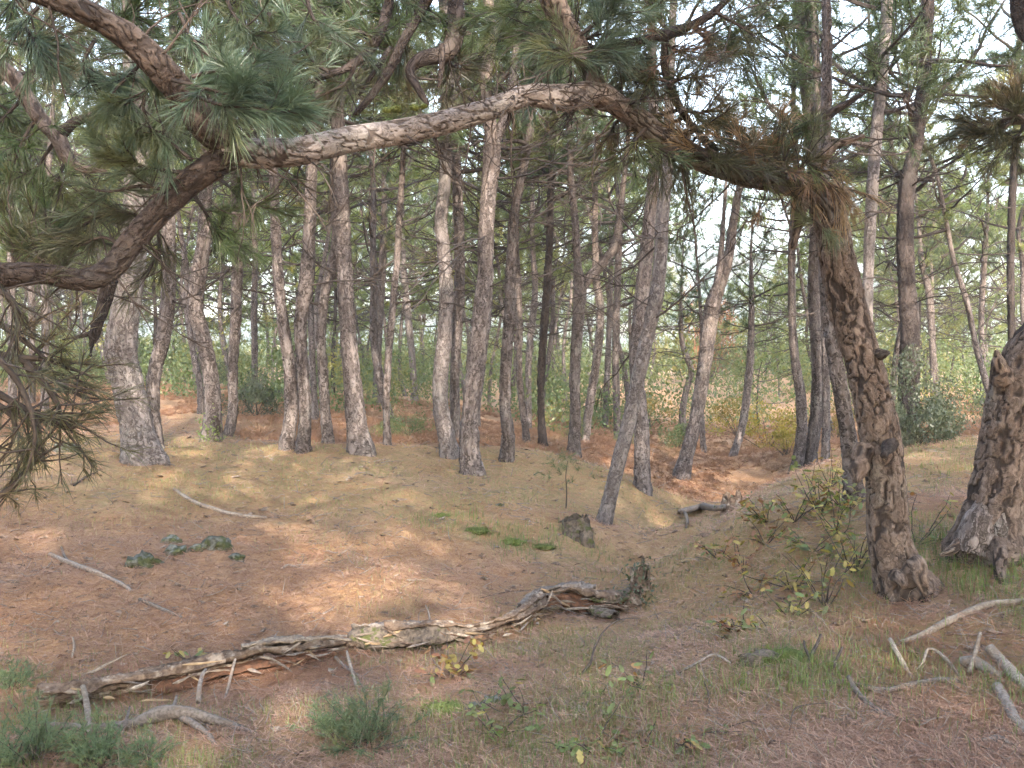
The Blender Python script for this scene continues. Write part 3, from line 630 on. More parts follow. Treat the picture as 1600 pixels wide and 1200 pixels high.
sub('torn_root', [(1420,905,5.5,40),(1432,880,5.42,30),(1440,905,5.38,24),(1447,930,5.4,10)], 14, 0.012, 0.008, seed=63)
sub('torn_root', [(1400,900,5.5,30),(1408,905,5.42,20),(1413,915,5.38,12)], 10, 0.012, 0.004, seed=64, mat='bark_near')
# dark limbs hanging above the arch
for k, pts in enumerate([
  [(610,-20,5.2,16),(604,20,5.2,17),(590,60,5.15,17),(560,95,5.1,15),(520,115,5.05,12),(470,132,5.0,8)],
  [(685,-30,5.3,20),(655,20,5.3,19),(630,65,5.25,18),(608,110,5.2,17),(580,150,5.15,13),(553,182,5.1,9)],
  [(712,-20,5.4,26),(712,40,5.4,34),(700,80,5.35,30),(660,92,5.3,24),(640,112,5.25,16),(655,140,5.2,13),(668,164,5.2,9)],
  [(610,75,5.2,10),(585,112,5.1,8),(560,150,5.1,6)],
  [(690,70,5.3,12),(690,110,5.28,10),(685,136,5.26,5)],
  [(905,92,4.95,16),(960,72,5.0,15),(1010,62,5.05,16),(1046,52,5.1,20),(1080,40,5.15,16),(1120,15,5.2,14),(1150,-20,5.2,12)],
  [(1040,58,5.1,14),(1037,95,5.15,12),(1045,130,5.2,16),(1062,168,5.25,13),(1085,200,5.3,12),(1120,240,5.38,12)],
  [(1085,205,5.3,8),(1045,228,5.25,6),(1010,252,5.2,4)],
  [(1065,185,5.28,7),(1020,205,5.2,4),(975,222,5.2,3)],
  [(905,60,4.95,8),(960,95,4.98,6),(985,122,5.0,5),(1020,133,5.02,4),(1085,120,5.05,3)]]):
    sub('limb', pts, 12 if k < 3 else 9, 0.02, 0.004, seed=70 + k, mat='bark_dark', base_h=3, lump=0.12)

def bough(pts, d, mat='needle_near', n=45, L=0.13, wd=0.0026, w0=7, tufts=5, seed=0, side=6, parent=arch, origin=ab, wood='twig', spread=(0.15, 0.85), sl=0.16, droop=0.12, out=0.0):
    """a twig through photograph pixels at depth d with needle brushes on side shoots"""
    rs = np.random.default_rng(3000 + seed)
    p = np.array([P(x, y, d + out * k / (len(pts) - 1)) for k, (x, y) in enumerate(pts)]) - origin
    g = Geo(); gn = Geo(); pa, ra = resample(p, np.linspace(w0 * d / FPX / 2, 0.003, len(p)), 0.04); tube(g, pa, ra, 6, lump=0)
    base = [pa[-1]]; ax = [unit(pa[-1] - pa[-3])]; m_ = len(pa)
    for k in range(side):
        i = int(rs.uniform(0.3, 0.98) * (m_ - 2)); dr = unit(unit(pa[i + 1] - pa[i]) * 0.8 + rs.normal(size=3) * 0.6)
        q = curve3(pa[i], dr, rs.uniform(0.5, 1.4) * sl, 3, rs, 0.04, 0.15); tube(g, q, np.linspace(0.004, 0.0022, len(q)), 4, lump=0)
        base.append(q[-1]); ax.append(unit(q[-1] - q[-2]))
        if rs.random() < tufts / 10: base.append(q[1]); ax.append(unit(q[2] - q[1]))
    o = link('bough', g.mesh('bough', M[wood]), parent)
    needles(gn, np.array(base), np.array(ax), n, L, wd, spread, 0.07, droop, rs, bent=True)
    link('needles', gn.mesh('needles', M[mat]), o); return o
B = bough
# detailed sprays in front (the bluish spray on the right of the fork, and the ones around the limbs)
B([(268,125),(320,138),(370,150),(430,158)], 3.95, seed=1, side=11, n=70, L=0.17, tufts=7, sl=0.14)
B([(290,145),(350,165),(420,172),(470,178)], 3.9, seed=2, side=9, n=70, L=0.17, tufts=6, sl=0.12)
B([(300,120),(340,110),(380,118),(420,130)], 4.0, seed=3, side=8, n=60, L=0.15)
B([(280,20),(300,60),(330,90),(360,95)], 4.1, seed=4, side=8, n=50)
B([(240,80),(200,120),(180,140),(165,165)], 4.1, seed=5, side=10, n=60, L=0.15, tufts=6)
B([(255,110),(225,150),(230,190),(250,215)], 4.1, seed=6, side=9, n=60, L=0.14)
B([(150,60),(130,100),(150,140),(190,170)], 4.2, seed=7, side=9, n=50)
B([(290,270),(230,262),(185,245),(155,222)], 4.15, seed=8, side=8, n=55, L=0.14)
B([(300,250),(270,225),(255,205),(250,225)], 4.12, seed=9, side=6, n=55, L=0.13)
B([(270,300),(220,290),(170,300),(130,290)], 4.2, seed=10, side=9, n=50)
B([(230,345),(190,330),(150,340),(115,360)], 4.3, seed=11, side=10, n=45, mat='needle_dull')
B([(200,390),(160,370),(120,385),(80,370)], 4.3, seed=12, side=10, n=45, mat='needle_dull')
B([(300,300),(320,330),(340,360),(380,385)], 4.4, seed=13, side=10, n=45, mat='needle')
B([(330,270),(370,300),(400,320),(450,330)], 4.5, seed=14, side=8, n=40, mat='needle')
B([(240,340),(250,380),(240,410),(215,440)], 4.3, seed=15, side=7, n=40, mat='needle_dull')
B([(420,20),(430,60),(450,90),(470,110)], 4.6, seed=16, side=9, n=50)
B([(480,0),(490,30),(520,60),(500,90)], 4.7, seed=17, side=9, n=45)
B([(350,-10),(370,30),(400,50),(440,50)], 4.4, seed=18, side=10, n=50)
B([(60,10),(40,40),(60,80),(90,110)], 4.0, seed=19, side=10, n=45)
B([(0,60),(30,70),(70,60),(100,40)], 4.1, seed=20, side=10, n=45, mat='needle_dull')
B([(560,90),(540,130),(500,150),(480,170)], 4.9, seed=21, side=9, n=40, mat='needle_dull')
B([(925,100),(935,85),(945,70),(950,40)], 4.85, seed=22, side=6, n=60, L=0.15)
B([(915,92),(890,85),(925,80),(960,75)], 4.8, seed=23, side=8, n=60, L=0.15)
B([(900,60),(940,30),(970,20),(1000,20)], 4.9, seed=24, side=10, n=50)
B([(850,-20),(880,-30),(930,-10),(960,10)], 4.9, seed=25, side=8, n=50)
k = 30
for (x0, y0, x1, y1, mt) in [(1040,60,1000,110,'needle_dull'),(1040,60,1090,90,'needle_dead'),(1046,130,1110,120,'needle_dull'),(1046,130,1000,150,'needle_dull'),(1065,170,1130,165,'needle_dull'),(1065,170,1010,190,'needle'),
   (1085,200,1160,200,'needle_dull'),(1100,225,1180,235,'needle_dull'),(1110,250,1050,200,'needle_dead'),(1130,262,1200,225,'needle'),(1170,270,1230,235,'needle_dull'),(1200,278,1160,225,'needle_dead'),
   (1230,280,1200,240,'needle_dull'),(1240,282,1265,235,'needle_dull'),(1120,20,1180,60,'needle_dull'),(1080,40,1140,70,'needle'),(1150,-10,1200,30,'needle'),(990,180,960,215,'needle_dull'),(1010,200,1000,250,'needle'),
   (1170,274,1120,215,'needle_dull'),(1245,205,1215,215,'needle'),(1270,192,1240,215,'needle'),(960,75,970,120,'needle_dull'),(940,150,980,200,'needle_dull'),(1050,225,1090,260,'needle_dull'),(1000,20,1060,0,'needle'),
   (1110,255,1150,262,'needle_dull'),(1060,232,1030,262,'needle_dull'),(1200,272,1225,258,'needle_dead')]:
    mx, my = (x0 + x1) / 2 + random.uniform(-20, 20), (y0 + y1) / 2 + random.uniform(-20, 15)
    B([(x0, y0), (mx, my), (x1, y1)], 5.15 + random.uniform(-0.15, 0.3), mat=mt, seed=k, side=9, n=34, wd=0.0028, L=0.14, tufts=6, sl=0.22); k += 1
# dead brown needles draped over the bend
for x, y, x1, y1 in [(1262,268,1300,300),(1275,262,1325,310),(1285,285,1318,335),(1250,280,1275,320),(1300,290,1335,325)]:
    B([(x, y), ((x + x1) / 2, (y + y1) / 2 - 12), (x1, y1)], 5.25, mat='needle_dead', seed=k, side=4, n=18, wd=0.0024, L=0.14, spread=(0.1, 0.6), droop=0.4); k += 1
B([(1270,340),(1283,352),(1295,366)], 5.3, mat='needle_near', seed=k, side=3, n=55, L=0.13); k += 1
# dark drooping boughs at the left edge
for pts, mt in [([(-40,545),(40,565),(110,610),(170,640)],'needle_dull'),([(-40,520),(30,600),(55,680),(40,740)],'needle_dull'),([(-30,600),(60,650),(110,670),(140,650)],'needle_dull'),
   ([(-30,790),(20,760),(55,720),(100,690)],'needle_dull'),([(-40,560),(60,560),(110,575),(145,590)],'needle_dull'),([(-40,480),(20,520),(70,560),(90,600)],'needle_dull'),([(55,640),(60,690),(45,730),(10,760)],'needle_dull'),
   ([(-20,440),(20,470),(30,510),(20,560)],'needle_dull'),([(-30,620),(20,650),(20,690),(0,720)],'needle_dull'),([(40,570),(70,600),(95,650),(60,700)],'needle_dull')]:
    o = B(pts, 3.4 + random.uniform(-0.1, 0.35), mat=mt, seed=k, side=10, n=20, wd=0.0024, L=0.10, w0=13, wood='twig_dark', sl=0.22); k += 1
# foliage hanging from the dark limbs above the arch and high over the clearing
for x0, y0, x1, y1, dd_, mt in [(600,30,540,60,5.3,'needle'),(590,60,520,40,5.2,'needle'),(520,115,460,90,5.1,'needle_near'),(560,95,500,90,5.3,'needle'),(640,40,560,20,5.5,'needle'),(640,60,590,110,5.4,'needle_dull'),(470,132,430,100,5.0,'needle_near'),(480,125,440,160,5.0,'needle'),
   (712,10,760,40,5.6,'needle'),(700,80,740,110,5.5,'needle_dull'),(712,30,660,20,5.6,'needle'),(868,10,820,40,5.2,'needle'),(850,-20,800,20,5.3,'needle'),(884,40,830,70,5.2,'needle'),(902,72,850,100,5.1,'needle_near'),(610,-10,660,10,5.4,'needle'),(400,-30,380,40,5.0,'needle'),(440,-30,470,40,5.2,'needle'),(330,-30,300,30,5.0,'needle'),(540,-30,520,30,5.4,'needle'),(900,70,980,50,5.1,'needle'),(1046,50,1010,10,5.3,'needle'),(960,72,1000,100,5.2,'needle_near'),(1080,40,1110,100,5.3,'needle_dull'),(1120,15,1160,100,5.5,'needle'),
   (100,0,150,60,4.8,'needle'),(30,-20,20,40,4.9,'needle'),(180,40,230,30,4.7,'needle'),(270,130,240,200,4.8,'needle'),(300,180,330,210,4.5,'needle'),(130,437,100,400,4.5,'needle_dull'),(70,428,40,380,4.5,'needle_dull'),(15,430,20,370,4.5,'needle'),(60,420,90,350,4.7,'needle')]:
    B([(x0, y0), ((x0 + x1) / 2 + random.uniform(-15, 15), (y0 + y1) / 2 + random.uniform(-10, 10)), (x1, y1)], dd_, mat=mt, seed=k, side=12, n=36, wd=0.0028, L=0.14, tufts=7, sl=0.28, wood='twig_dark'); k += 1
# bare dark twiglets under and over the arch
rs = np.random.default_rng(77)
def twiglets(path, n, dmin, dmax, up, L=(0.15, 0.5), mat='twig_dark'):
    for _ in range(n):
        i = rs.integers(2, len(path) - 2); d = np.array([rs.normal() * 0.7, rs.normal() * 0.3, rs.uniform(*up)])
        p = curve3(path[i] - ab, d, rs.uniform(*L), 5, rs, rs.uniform(-0.1, 0.05), 0.22); g = Geo()
        tube(g, p, np.linspace(0.006, 0.002, len(p)), 5, lump=0)
        for z in range(rs.integers(2, 6)):
            a = rs.integers(1, len(p)); q = curve3(p[a], unit(p[-1] - p[0]) + rs.normal(size=3) * 0.7, rs.uniform(0.08, 0.25), 4, rs, 0, 0.25); tube(g, q, np.linspace(0.003, 0.0014, len(q)), 4, lump=0)
        link('twig', g.mesh('twig', M[mat]), arch)
n2 = len(A2); twiglets(A2[n2//20:], 30, 0, 0, (-1.0, -0.1), (0.2, 0.55)); twiglets(A2[n2//6:n2//2], 14, 0, 0, (0.1, 0.8), (0.1, 0.3)); twiglets(A1[-len(A1)//3:], 22, 0, 0, (-0.8, 0.6), (0.2, 0.6)); twiglets(A3, 10, 0, 0, (-0.7, 0.7))
twiglets(A4, 6, 0, 0, (-0.5, 0.5)); twiglets(A2b, 12, 0, 0, (-1, 0.2))
# tufts of moss on top of the limb
def lumpy(name, me_mat, c, r, seed, parent=None, origin=None, sub_=3, amp=0.3, freq=2.0, squash=(1, 1, 1), **kw):
    import bmesh
    bm = bmesh.new(); bmesh.ops.create_icosphere(bm, subdivisions=sub_, radius=1)
    V = np.array([v.co[:] for v in bm.verts]); Fc = np.array([[v.index for v in f.verts] for f in bm.faces]); bm.free()
    V = V * (1 + amp * 2 * fbm(V * freq + seed * 9.1, 3, seed))[:, None] * r * np.array(squash)
    o = link(name, mesh(name, V, Fc, M[me_mat], smooth=True), parent, **kw); o.location = Vector(c) - (Vector(origin) if origin is not None else Vector()); return o
for x, y, r in [(620,170,0.022),(605,172,0.018),(648,168,0.02),(662,166,0.016)]:
    lumpy('moss_tuft', 'moss', P(x, y, 4.52), r, x, arch, ab, 2, 0.3, squash=(1.3, 1.2, 0.8))

# ------------------------------------------------------------------ the broken pine at the right edge
rb, rd = G(1552, 856); rd = 5.9
brk = link('pine_tree', None, None, 'thick leaning pine with pale bare buttress and moss at the right edge', 'tree'); brk.location = Vector(rb)
def rsub(name, pts, seg, ds, rel, **k): return sub(name, pts, seg, ds, rel, parent=brk, origin=rb, **k)
_, K1, _r = rsub('trunk', [(1545,858,5.9,118),(1549,820,5.9,98),(1556,780,5.9,88),(1565,720,5.9,82),(1574,660,5.88,80),(1584,610,5.86,76),(1602,560,5.84,72),(1640,500,5.82,66),(1690,420,5.8,60),(1720,320,5.8,52),(1730,200,5.8,46),(1726,80,5.8,38),(1730,-120,5.8,26),(1728,-330,5.8,12)], 72, 0.009, 0.013, seed=81, ridge=True, cell=18, flare=0.25, under=True)
rsub('root', [(1556,845,5.75,34),(1563,868,5.6,26),(1562,895,5.5,20),(1570,920,5.42,16),(1577,936,5.36,8)], 16, 0.012, 0.006, seed=82, mat='bark_near')
rsub('root', [(1512,838,5.85,26),(1490,858,5.75,18),(1470,868,5.7,8)], 14, 0.012, 0.006, seed=83)
rsub('broken_stub', [(1566,592,5.8,40),(1560,570,5.74,24),(1557,548,5.72,8)], 16, 0.01, 0.006, seed=84)
rsub('bare_buttress', [(1520,864,5.80,70),(1526,842,5.80,66),(1532,818,5.82,56),(1540,790,5.86,40)], 26, 0.01, 0.008, seed=85, mat='bark', ridge=True)
rsub('bare_buttress', [(1560,866,5.72,26),(1560,830,5.74,30),(1562,805,5.78,26),(1566,780,5.84,16)], 18, 0.01, 0.005, seed=86, mat='bark')
for kk, (x, y, r) in enumerate([(1508,846,.07),(1522,858,.08),(1540,866,.06),(1500,862,.06),(1560,862,.05)]):
    lumpy('moss_tuft', 'moss', G(x, y)[0] + np.array([0, 0, -0.015]), r, 200 + kk, brk, rb, 3, 0.3, 3, squash=(1.4, 1.2, 0.6))
wme, nme = NEAR_CROWNS[1]
zt = Vector(P(1726, 80, 5.8)); c_ = place('crown', nme, brk, zt, quat_to((0, 0, 1), 1.0), 0.8); link('limbs', wme, c_)
# boughs of that tree coming into the picture at the top right
def kb(pts, d, **k): return bough(pts, d, parent=brk, origin=rb, **k)
rsub('limb', [(1726,230,5.8,30),(1640,200,5.9,24),(1600,186,5.95,20),(1550,196,6.0,14),(1520,215,6.05,7)], 12, 0.03, 0.004, seed=87, mat='bark_dark', base_h=3)
rsub('limb', [(1726,60,5.8,34),(1650,70,5.9,34),(1610,55,5.95,32),(1594,25,5.98,28),(1588,-30,6.0,26)], 14, 0.03, 0.006, seed=88, mat='bark_dark', base_h=3)
for kk, pts in enumerate([[(1600,186),(1570,170),(1540,165)],[(1580,190),(1560,205),(1520,210)],[(1640,200),(1610,160),(1585,150)],[(1600,190),(1590,215),(1560,225)],[(1620,195),(1600,170),(1560,150)],[(1560,195),(1530,190),(1500,200)]]):
    kb(pts, 5.9 + 0.05 * kk, mat='needle_dull', seed=300 + kk, side=12, n=45, L=0.13, wd=0.003, sl=0.2, tufts=6)

# ------------------------------------------------------------------ limb of a neighbouring pine at the top left
nb, nd_ = np.array([-5.2, 6.3, H(-5.2, 6.3)]), 6.0
nbt = link('pine_tree', None, None, 'pine beyond the left edge reaching a forked limb into the upper left corner', 'tree'); nbt.location = Vector(nb)
g = Geo(); tube(g, np.array([[0, 0, -.2], [0.05, 0, 1], [-.1, .1, 2.5], [0.1, 0, 4], [0, 0, 6], [.1, 0, 8]], float), [.2, .17, .15, .13, .09, .02], 24, 0.05, True, 91, 0.07, 0.3, 0.012); link('trunk', g.mesh('trunk', M['bark'], True), nbt)
c_ = place('crown', NEAR_CROWNS[2][1], nbt, Vector(nb) + Vector((0, 0, 4.4)), quat_to((0, 0, 1), 2.0), 0.85); link('limbs', NEAR_CROWNS[2][0], c_)
def nsub(*a, **k): return sub(*a, parent=nbt, origin=nb, **k)
nsub('limb', [(-480,-40,6.3,40),(-200,60,6.2,36),(-60,85,6.1,30),(10,112,6,28),(40,150,6,27),(62,185,6,26),(90,215,6,26),(105,245,6,24),(125,262,6,14),(165,268,6,8)], 18, 0.02, 0.006, seed=92, base_h=3, mat='bark_near')
nsub('limb', [(92,212,6,22),(115,192,6,18),(140,182,6,15),(180,165,6,8)], 12, 0.02, 0.004, seed=93, base_h=3, mat='bark_dark')
for kk, (pts, mt) in enumerate([([(60,180),(30,230),(20,270)],'needle'),([(90,215),(60,260),(50,300)],'needle'),([(40,150),(0,190),(-30,230)],'needle'),([(105,245),(90,290),(110,320)],'needle'),([(125,262),(150,290),(140,330)],'needle'),([(20,120),(60,110),(100,120)],'needle_dull'),([(140,182),(160,210),(190,220)],'needle'),([(10,112),(-10,150),(20,180)],'needle'),([(60,185),(20,200),(-10,210)],'needle_dull')]):
    bough(pts, 6.0 + 0.08 * kk, mat=mt, seed=330 + kk, side=14, n=40, L=0.14, wd=0.0035, sl=0.3, tufts=7, parent=nbt, origin=nb)
# ------------------------------------------------------------------ farther pines
rs = np.random.default_rng(2024)
def trunk_var(seed, h=9.0):
    r_ = np.random.default_rng(700 + seed); p = [np.array([0, 0, -.3])]; d = unit([r_.normal() * .12, r_.normal() * .12, 1]); n = 10
    for k in range(n): d = unit(d + r_.normal(size=3) * np.array([.13, .13, 0]) + np.array([0, 0, .12])); p.append(p[-1] + d * (h + .3) / n)
    p = np.array(p); p[:, :2] -= p[0, :2]; g = Geo(); rad = np.linspace(0.085, 0.016, len(p)) * r_.uniform(0.85, 1.15)
    pa, ra = tube(g, p, rad, 10, 0.15, True, seed + 30, 0.06, 0.3, 0.006, 12)
    return g.mesh('trunk', M['bark_dark'] if seed % 4 == 3 else M['bark'], True), pa, ra
TV = [trunk_var(s) for s in range(8)]
occupied = [np.array(r.location)[:2] for r, _ in T]
def far_pine(x, y, s, label, group, cf=0.5, ndead=3, crowns=FAR_CROWNS, cs=1.0):
    z = H(x, y); root = link('pine_tree', None, None, label, 'tree', group); root.location = (x, y, z)
    me, pa, ra = TV[rs.integers(0, len(TV))]; spin = rs.uniform(0, 6.28); q = Quaternion((0, 0, 1), spin)
    o = place('trunk', me, root, (x, y, z), q, float(s))
    Q = np.array(q.to_matrix()); pw = pa @ Q.T * s + np.array([x, y, z]); h = pw[-1, 2] - z
    k = int(np.argmin(np.abs(pw[:, 2] - z - h * cf))); wme, nme = crowns[rs.integers(0, len(crowns))]
    c_ = place('crown', nme, root, pw[k], quat_to(pw[-1] - pw[k], rs.uniform(0, 6.28)), float(h * (1 - cf) / 4.2 * cs)); link('limbs', wme, c_)
    add_dead(root, pw, ra, ndead, rs, 1.6, h * cf + 1, 0.6, 1.4, base_z=z)
NAMES = [(70, 'left edge pines'), (218, 'stout leaning pine'), (320, 'wavy pine with ivy'), (400, 'far straight pine'), (460, 'close pair of pines'), (550, 'flared base pine'), (610, 'thin upright pine'),
  (695, 'pale kinked pine'), (750, 'tall forked pine'), (795, 'dark furrowed pine'), (850, 'very dark narrow pine'), (900, 'two armed pine'), (964, 'straight slim pine'), (1003, 'crossing pines'), (1095, 'forked pine over the gully'),
  (1245, 'mossy footed pine'), (1275, 'tall grey pine'), (1345, 'arching pine'), (1420, 'thick dark pine'), (1535, 'sunlit far right stem'), (1590, 'right edge pine')]
n_far = 0; tries = 0
while n_far < 118 and tries < 12000:
    tries += 1
    d = 17 + 45 * rs.random() ** 0.85; px = rs.uniform(-130, 1730); p = P(px, 560, d); x, y = p[0], p[1]
    if 1000 < px < 1250 and d < 42 and not (d > 22 and px < 1010): continue
    if 1025 < px < 1230: continue
    if 1450 < px < 1560 and d < 26: continue
    mind = 1.5 if d < 30 else 2.2
    if any(np.hypot(*(o - [x, y])) < mind for o in occupied): continue
    if d < 26 and any(abs(to_px(np.array([o[0], o[1], 1.6]))[0] - px) < 9 for o in occupied if o[1] < 16): continue
    occupied.append(np.array([x, y])); n_far += 1
    s = rs.uniform(0.78, 1.12) 
    near = min(NAMES, key=lambda a: abs(a[0] - px)); side_ = 'just left of' if px < near[0] - 6 else ('just right of' if px > near[0] + 6 else 'straight behind')
    if d < 26: far_pine(x, y, s, 'second row pine seen %s the %s' % (side_, near[1]), 'pines in the second row', 0.45, 11, cs=1.05)
    elif d < 42: far_pine(x, y, s, 'far pine deep in the grove %s the %s' % (side_, near[1]), 'pines deep in the grove', 0.38, 6, cs=1.18)
    else: far_pine(x, y, s, 'distant pine at the back %s the %s' % (side_, near[1]), 'pines at the back of the grove', 0.30, 0, cs=1.25)
# small pines in the gap above the gully
LOW = ['low pine at the left of the bright gap beyond the gully', 'low far pine seen left of the forked leaning pine', 'low far pine straight behind the forked leaning pine', 'small pine right of the forked leaning pine in the gap', 'low pine at the right of the bright gap',
  'low pine left behind the mossy footed pine', 'short dark pine in front of the bright gap', 'tiny pine in the middle of the bright gap', 'small pine right of the thick dark pine', 'second small pine right of the thick dark pine', 'third small pine right of the thick dark pine', 'small pine right behind the thick dark pine']
for px, d, s in [(1068,48,.36),(1098,55,.34),(1130,50,.32),(1160,58,.36),(1195,46,.42),(1215,36,.42),(1185,27,.34),(1120,38,.25),(1480,36,.62),(1510,42,.66),(1550,33,.6),(1450,44,.7)]:
    p = P(px, 560, d); far_pine(p[0], p[1], s, 'low pine %d m off in the bright gap' % d if False else LOW.pop(0), 'low pines in the bright gaps', 0.25, 2, cs=1.2)
# grove goes on around and behind the viewer: pines added to shade the clearing
r9 = np.random.default_rng(31); spots = []
for _ in range(4000):
    x, y = r9.uniform(-15, 15), r9.uniform(-21, 11)
    if y > -2.2 and abs(x) < max(3.2, 0.62 * y + 2.6): continue
    if y > 2 and abs(x) > 11: continue
    if np.hypot(x, y) < 3.0 or any(np.hypot(x - a_, y - b_) < 2.9 for a_, b_ in spots): continue
    spots.append((x, y))
for x, y in spots[:40]:
    far_pine(x, y, float(r9.uniform(1.05, 1.35)), 'pine of the grove added beside or behind the viewpoint to shade the clearing', 'pines around the viewpoint', 0.34, 1, DENSE_CROWNS, cs=1.05)

# ------------------------------------------------------------------ shrubs
def leaf_cloud(g, n, c, r, size, rs_, blobs=9, upf=0.3):
    cs_ = rs_.normal(size=(blobs, 3)) * 0.45; cs_[:, 2] = np.abs(cs_[:, 2]) * 1.0; br = rs_.uniform(0.25, 0.5, blobs)
    bi = rs_.integers(0, blobs, n); q = rs_.normal(size=(n, 3)); q /= np.linalg.norm(q, axis=1)[:, None]; q *= (rs_.uniform(0.4, 1, n) ** 0.5)[:, None]
    p = (cs_[bi] + q * br[bi][:, None]) * np.array(r) + np.array(c)
    a = rs_.normal(size=(n, 3)); a[:, 2] = np.abs(a[:, 2]) + upf; a /= np.linalg.norm(a, axis=1)[:, None]
    b = np.cross(a, rs_.normal(size=(n, 3))); b /= np.linalg.norm(b, axis=1)[:, None]
    sz = (size * rs_.uniform(0.6, 1.3, n))[:, None]
    V = np.stack([p, p + a * sz * .5 + b * sz * .28, p + a * sz, p + a * sz * .5 - b * sz * .28], 1).reshape(-1, 3); i4 = np.arange(n)[:, None] * 4
    g.add(V, None, i4 + np.array([0, 1, 2, 3])); return cs_ * np.array(r) + np.array(c)
def shrub_mesh(seed, n=2200, r=(1, 1, .8), size=.06, mat='shrub', stems=True, needle=False):
    r_ = np.random.default_rng(1500 + seed); g = Geo(); cs_ = leaf_cloud(g, n, (0, 0, .25), r, size, r_, 12)
    lf = g.mesh('foliage', M[mat]); gs = Geo()
    for c_ in cs_:
        p = np.array([[r_.normal() * .05, r_.normal() * .05, -.1], c_ * np.array([.5, .5, .55]), c_]); p2, rr = resample(p, [.012, .008, .003], .1); tube(gs, p2, rr, 4, lump=0)
    return lf, gs.mesh('stem', M['twig'])
def juniper_mesh(seed):
    r_ = np.random.default_rng(1700 + seed); gs = Geo(); gn = Geo(); bs = []; ax = []
    for k in range(46):
        a = r_.uniform(0, 6.28); el = r_.uniform(.15, 1.4); L_ = r_.uniform(.35, 1.0) * (0.75 if el > 1 else 1.0)
        p = curve3((r_.normal() * .12, r_.normal() * .12, -.03), (math.cos(a) * math.cos(el), math.sin(a) * math.cos(el), math.sin(el)), L_, 6, r_, -.02, .16); tube(gs, p, np.linspace(.008, .002, len(p)), 4, lump=0)
        for z in range(16):
            t_ = r_.uniform(.3, 1) * (len(p) - 1.01); i = int(t_); e = p[i] + (p[i + 1] - p[i]) * (t_ - i); d = unit(unit(p[i + 1] - p[i]) + r_.normal(size=3) * .7); q = e + d * r_.uniform(.03, .16)
            bs += [q, (q + e) / 2]; ax += [d, d]
    needles(gn, np.array(bs), np.array(ax), 16, .042, .006, (.3, 1.2), .06, 0, r_)
    return gn.mesh('foliage', M['shrub_blue']), gs.mesh('stem', M['twig'])
SH = {'shrub': [shrub_mesh(s) for s in range(3)], 'dark': [shrub_mesh(10 + s, 5200, (.8, .8, 1.0), .055, 'shrub_dark') for s in range(2)],
      'yellow': [shrub_mesh(20 + s, 1500, (1, 1, .8), .07, 'shrub_yellow') for s in range(2)], 'blue': [juniper_mesh(s) for s in range(3)],
      'red': [shrub_mesh(40, 1500, (1, 1, 1), .09, 'shrub_red')]}
def shrub(kind, px, py, s, label, depth=None, group=None, zs=1.0):
    if depth is None: p, d = G(px, py)
    else: p = P(px, py, depth); p[2] = H(p[0], p[1])
    root = link('shrub', None, None, label, 'shrub', group); root.location = Vector(p)
    lf, st = SH[kind][rs.integers(0, len(SH[kind]))]; q = Quaternion((0, 0, 1), rs.uniform(0, 6.28))
    place('foliage', lf, root, p, q, (s, s, s * zs)); place('stem', st, root, p, q, (s, s, s * zs)); return root
shrub('dark', 1425, 715, .62, 'dark grey green juniper bush around the thick dark pine', 12.3, zs=1.2)
shrub('dark', 1475, 710, .55, 'dark grey green juniper bush right of the thick dark pine', 12.8, zs=1.1)
shrub('dark', 1395, 712, .45, 'small dark juniper bush directly behind the arching pine', 12.6)
shrub('dark', 400, 632, .7, 'low dark bush in the gap left of the close pair of pines', 19)
shrub('blue', 565, 1165, .36, 'bushy blue green juniper in the foreground', zs=1.0)
shrub('blue', 520, 1150, .22, 'small juniper tuft at the side of the foreground juniper')
shrub('blue', 40, 1190, .42, 'large juniper in the bottom left corner')
shrub('blue', 150, 1195, .3, 'low juniper just right of the corner juniper')
shrub('blue', 220, 1190, .22, 'low juniper sprig under the grey forked branch')
shrub('blue', 20, 1075, .25, 'juniper tuft at the left end of the rotten log')
shrub('shrub', 1060, 665, .5, 'light green bush between the brown pine and the forked pine', 20, zs=1.2)
shrub('shrub', 610, 700, .32, 'low leafy bush by the foot of the thin upright pine', 15)
shrub('shrub', 640, 690, .42, 'spreading green bush left of the pale kinked pine', 16)
shrub('shrub', 900, 690, .25, 'seedling bush at the foot of the two armed pine', zs=1.2)
shrub('shrub', 985, 700, .3, 'small bright bush behind the leaning grey pine', 18)
shrub('yellow', 1200, 660, .8, 'golden leaved bush left of the mossy footed pine', 20)
shrub('yellow', 1150, 650, .8, 'golden autumn bush behind the young layered pine', 24)
shrub('yellow', 1310, 670, .7, 'yellow autumn bush behind the pale leaning pine', 19)
shrub('yellow', 1230, 690, .5, 'yellowish thin bush in front of the golden bush', 17)
shrub('yellow', 1015, 610, .8, 'yellow lit bush behind the crossing pines', 27)
shrub('red', 1110, 560, 1.3, 'reddish autumn tree top glimpsed behind the forked pine', 46, zs=2.6)
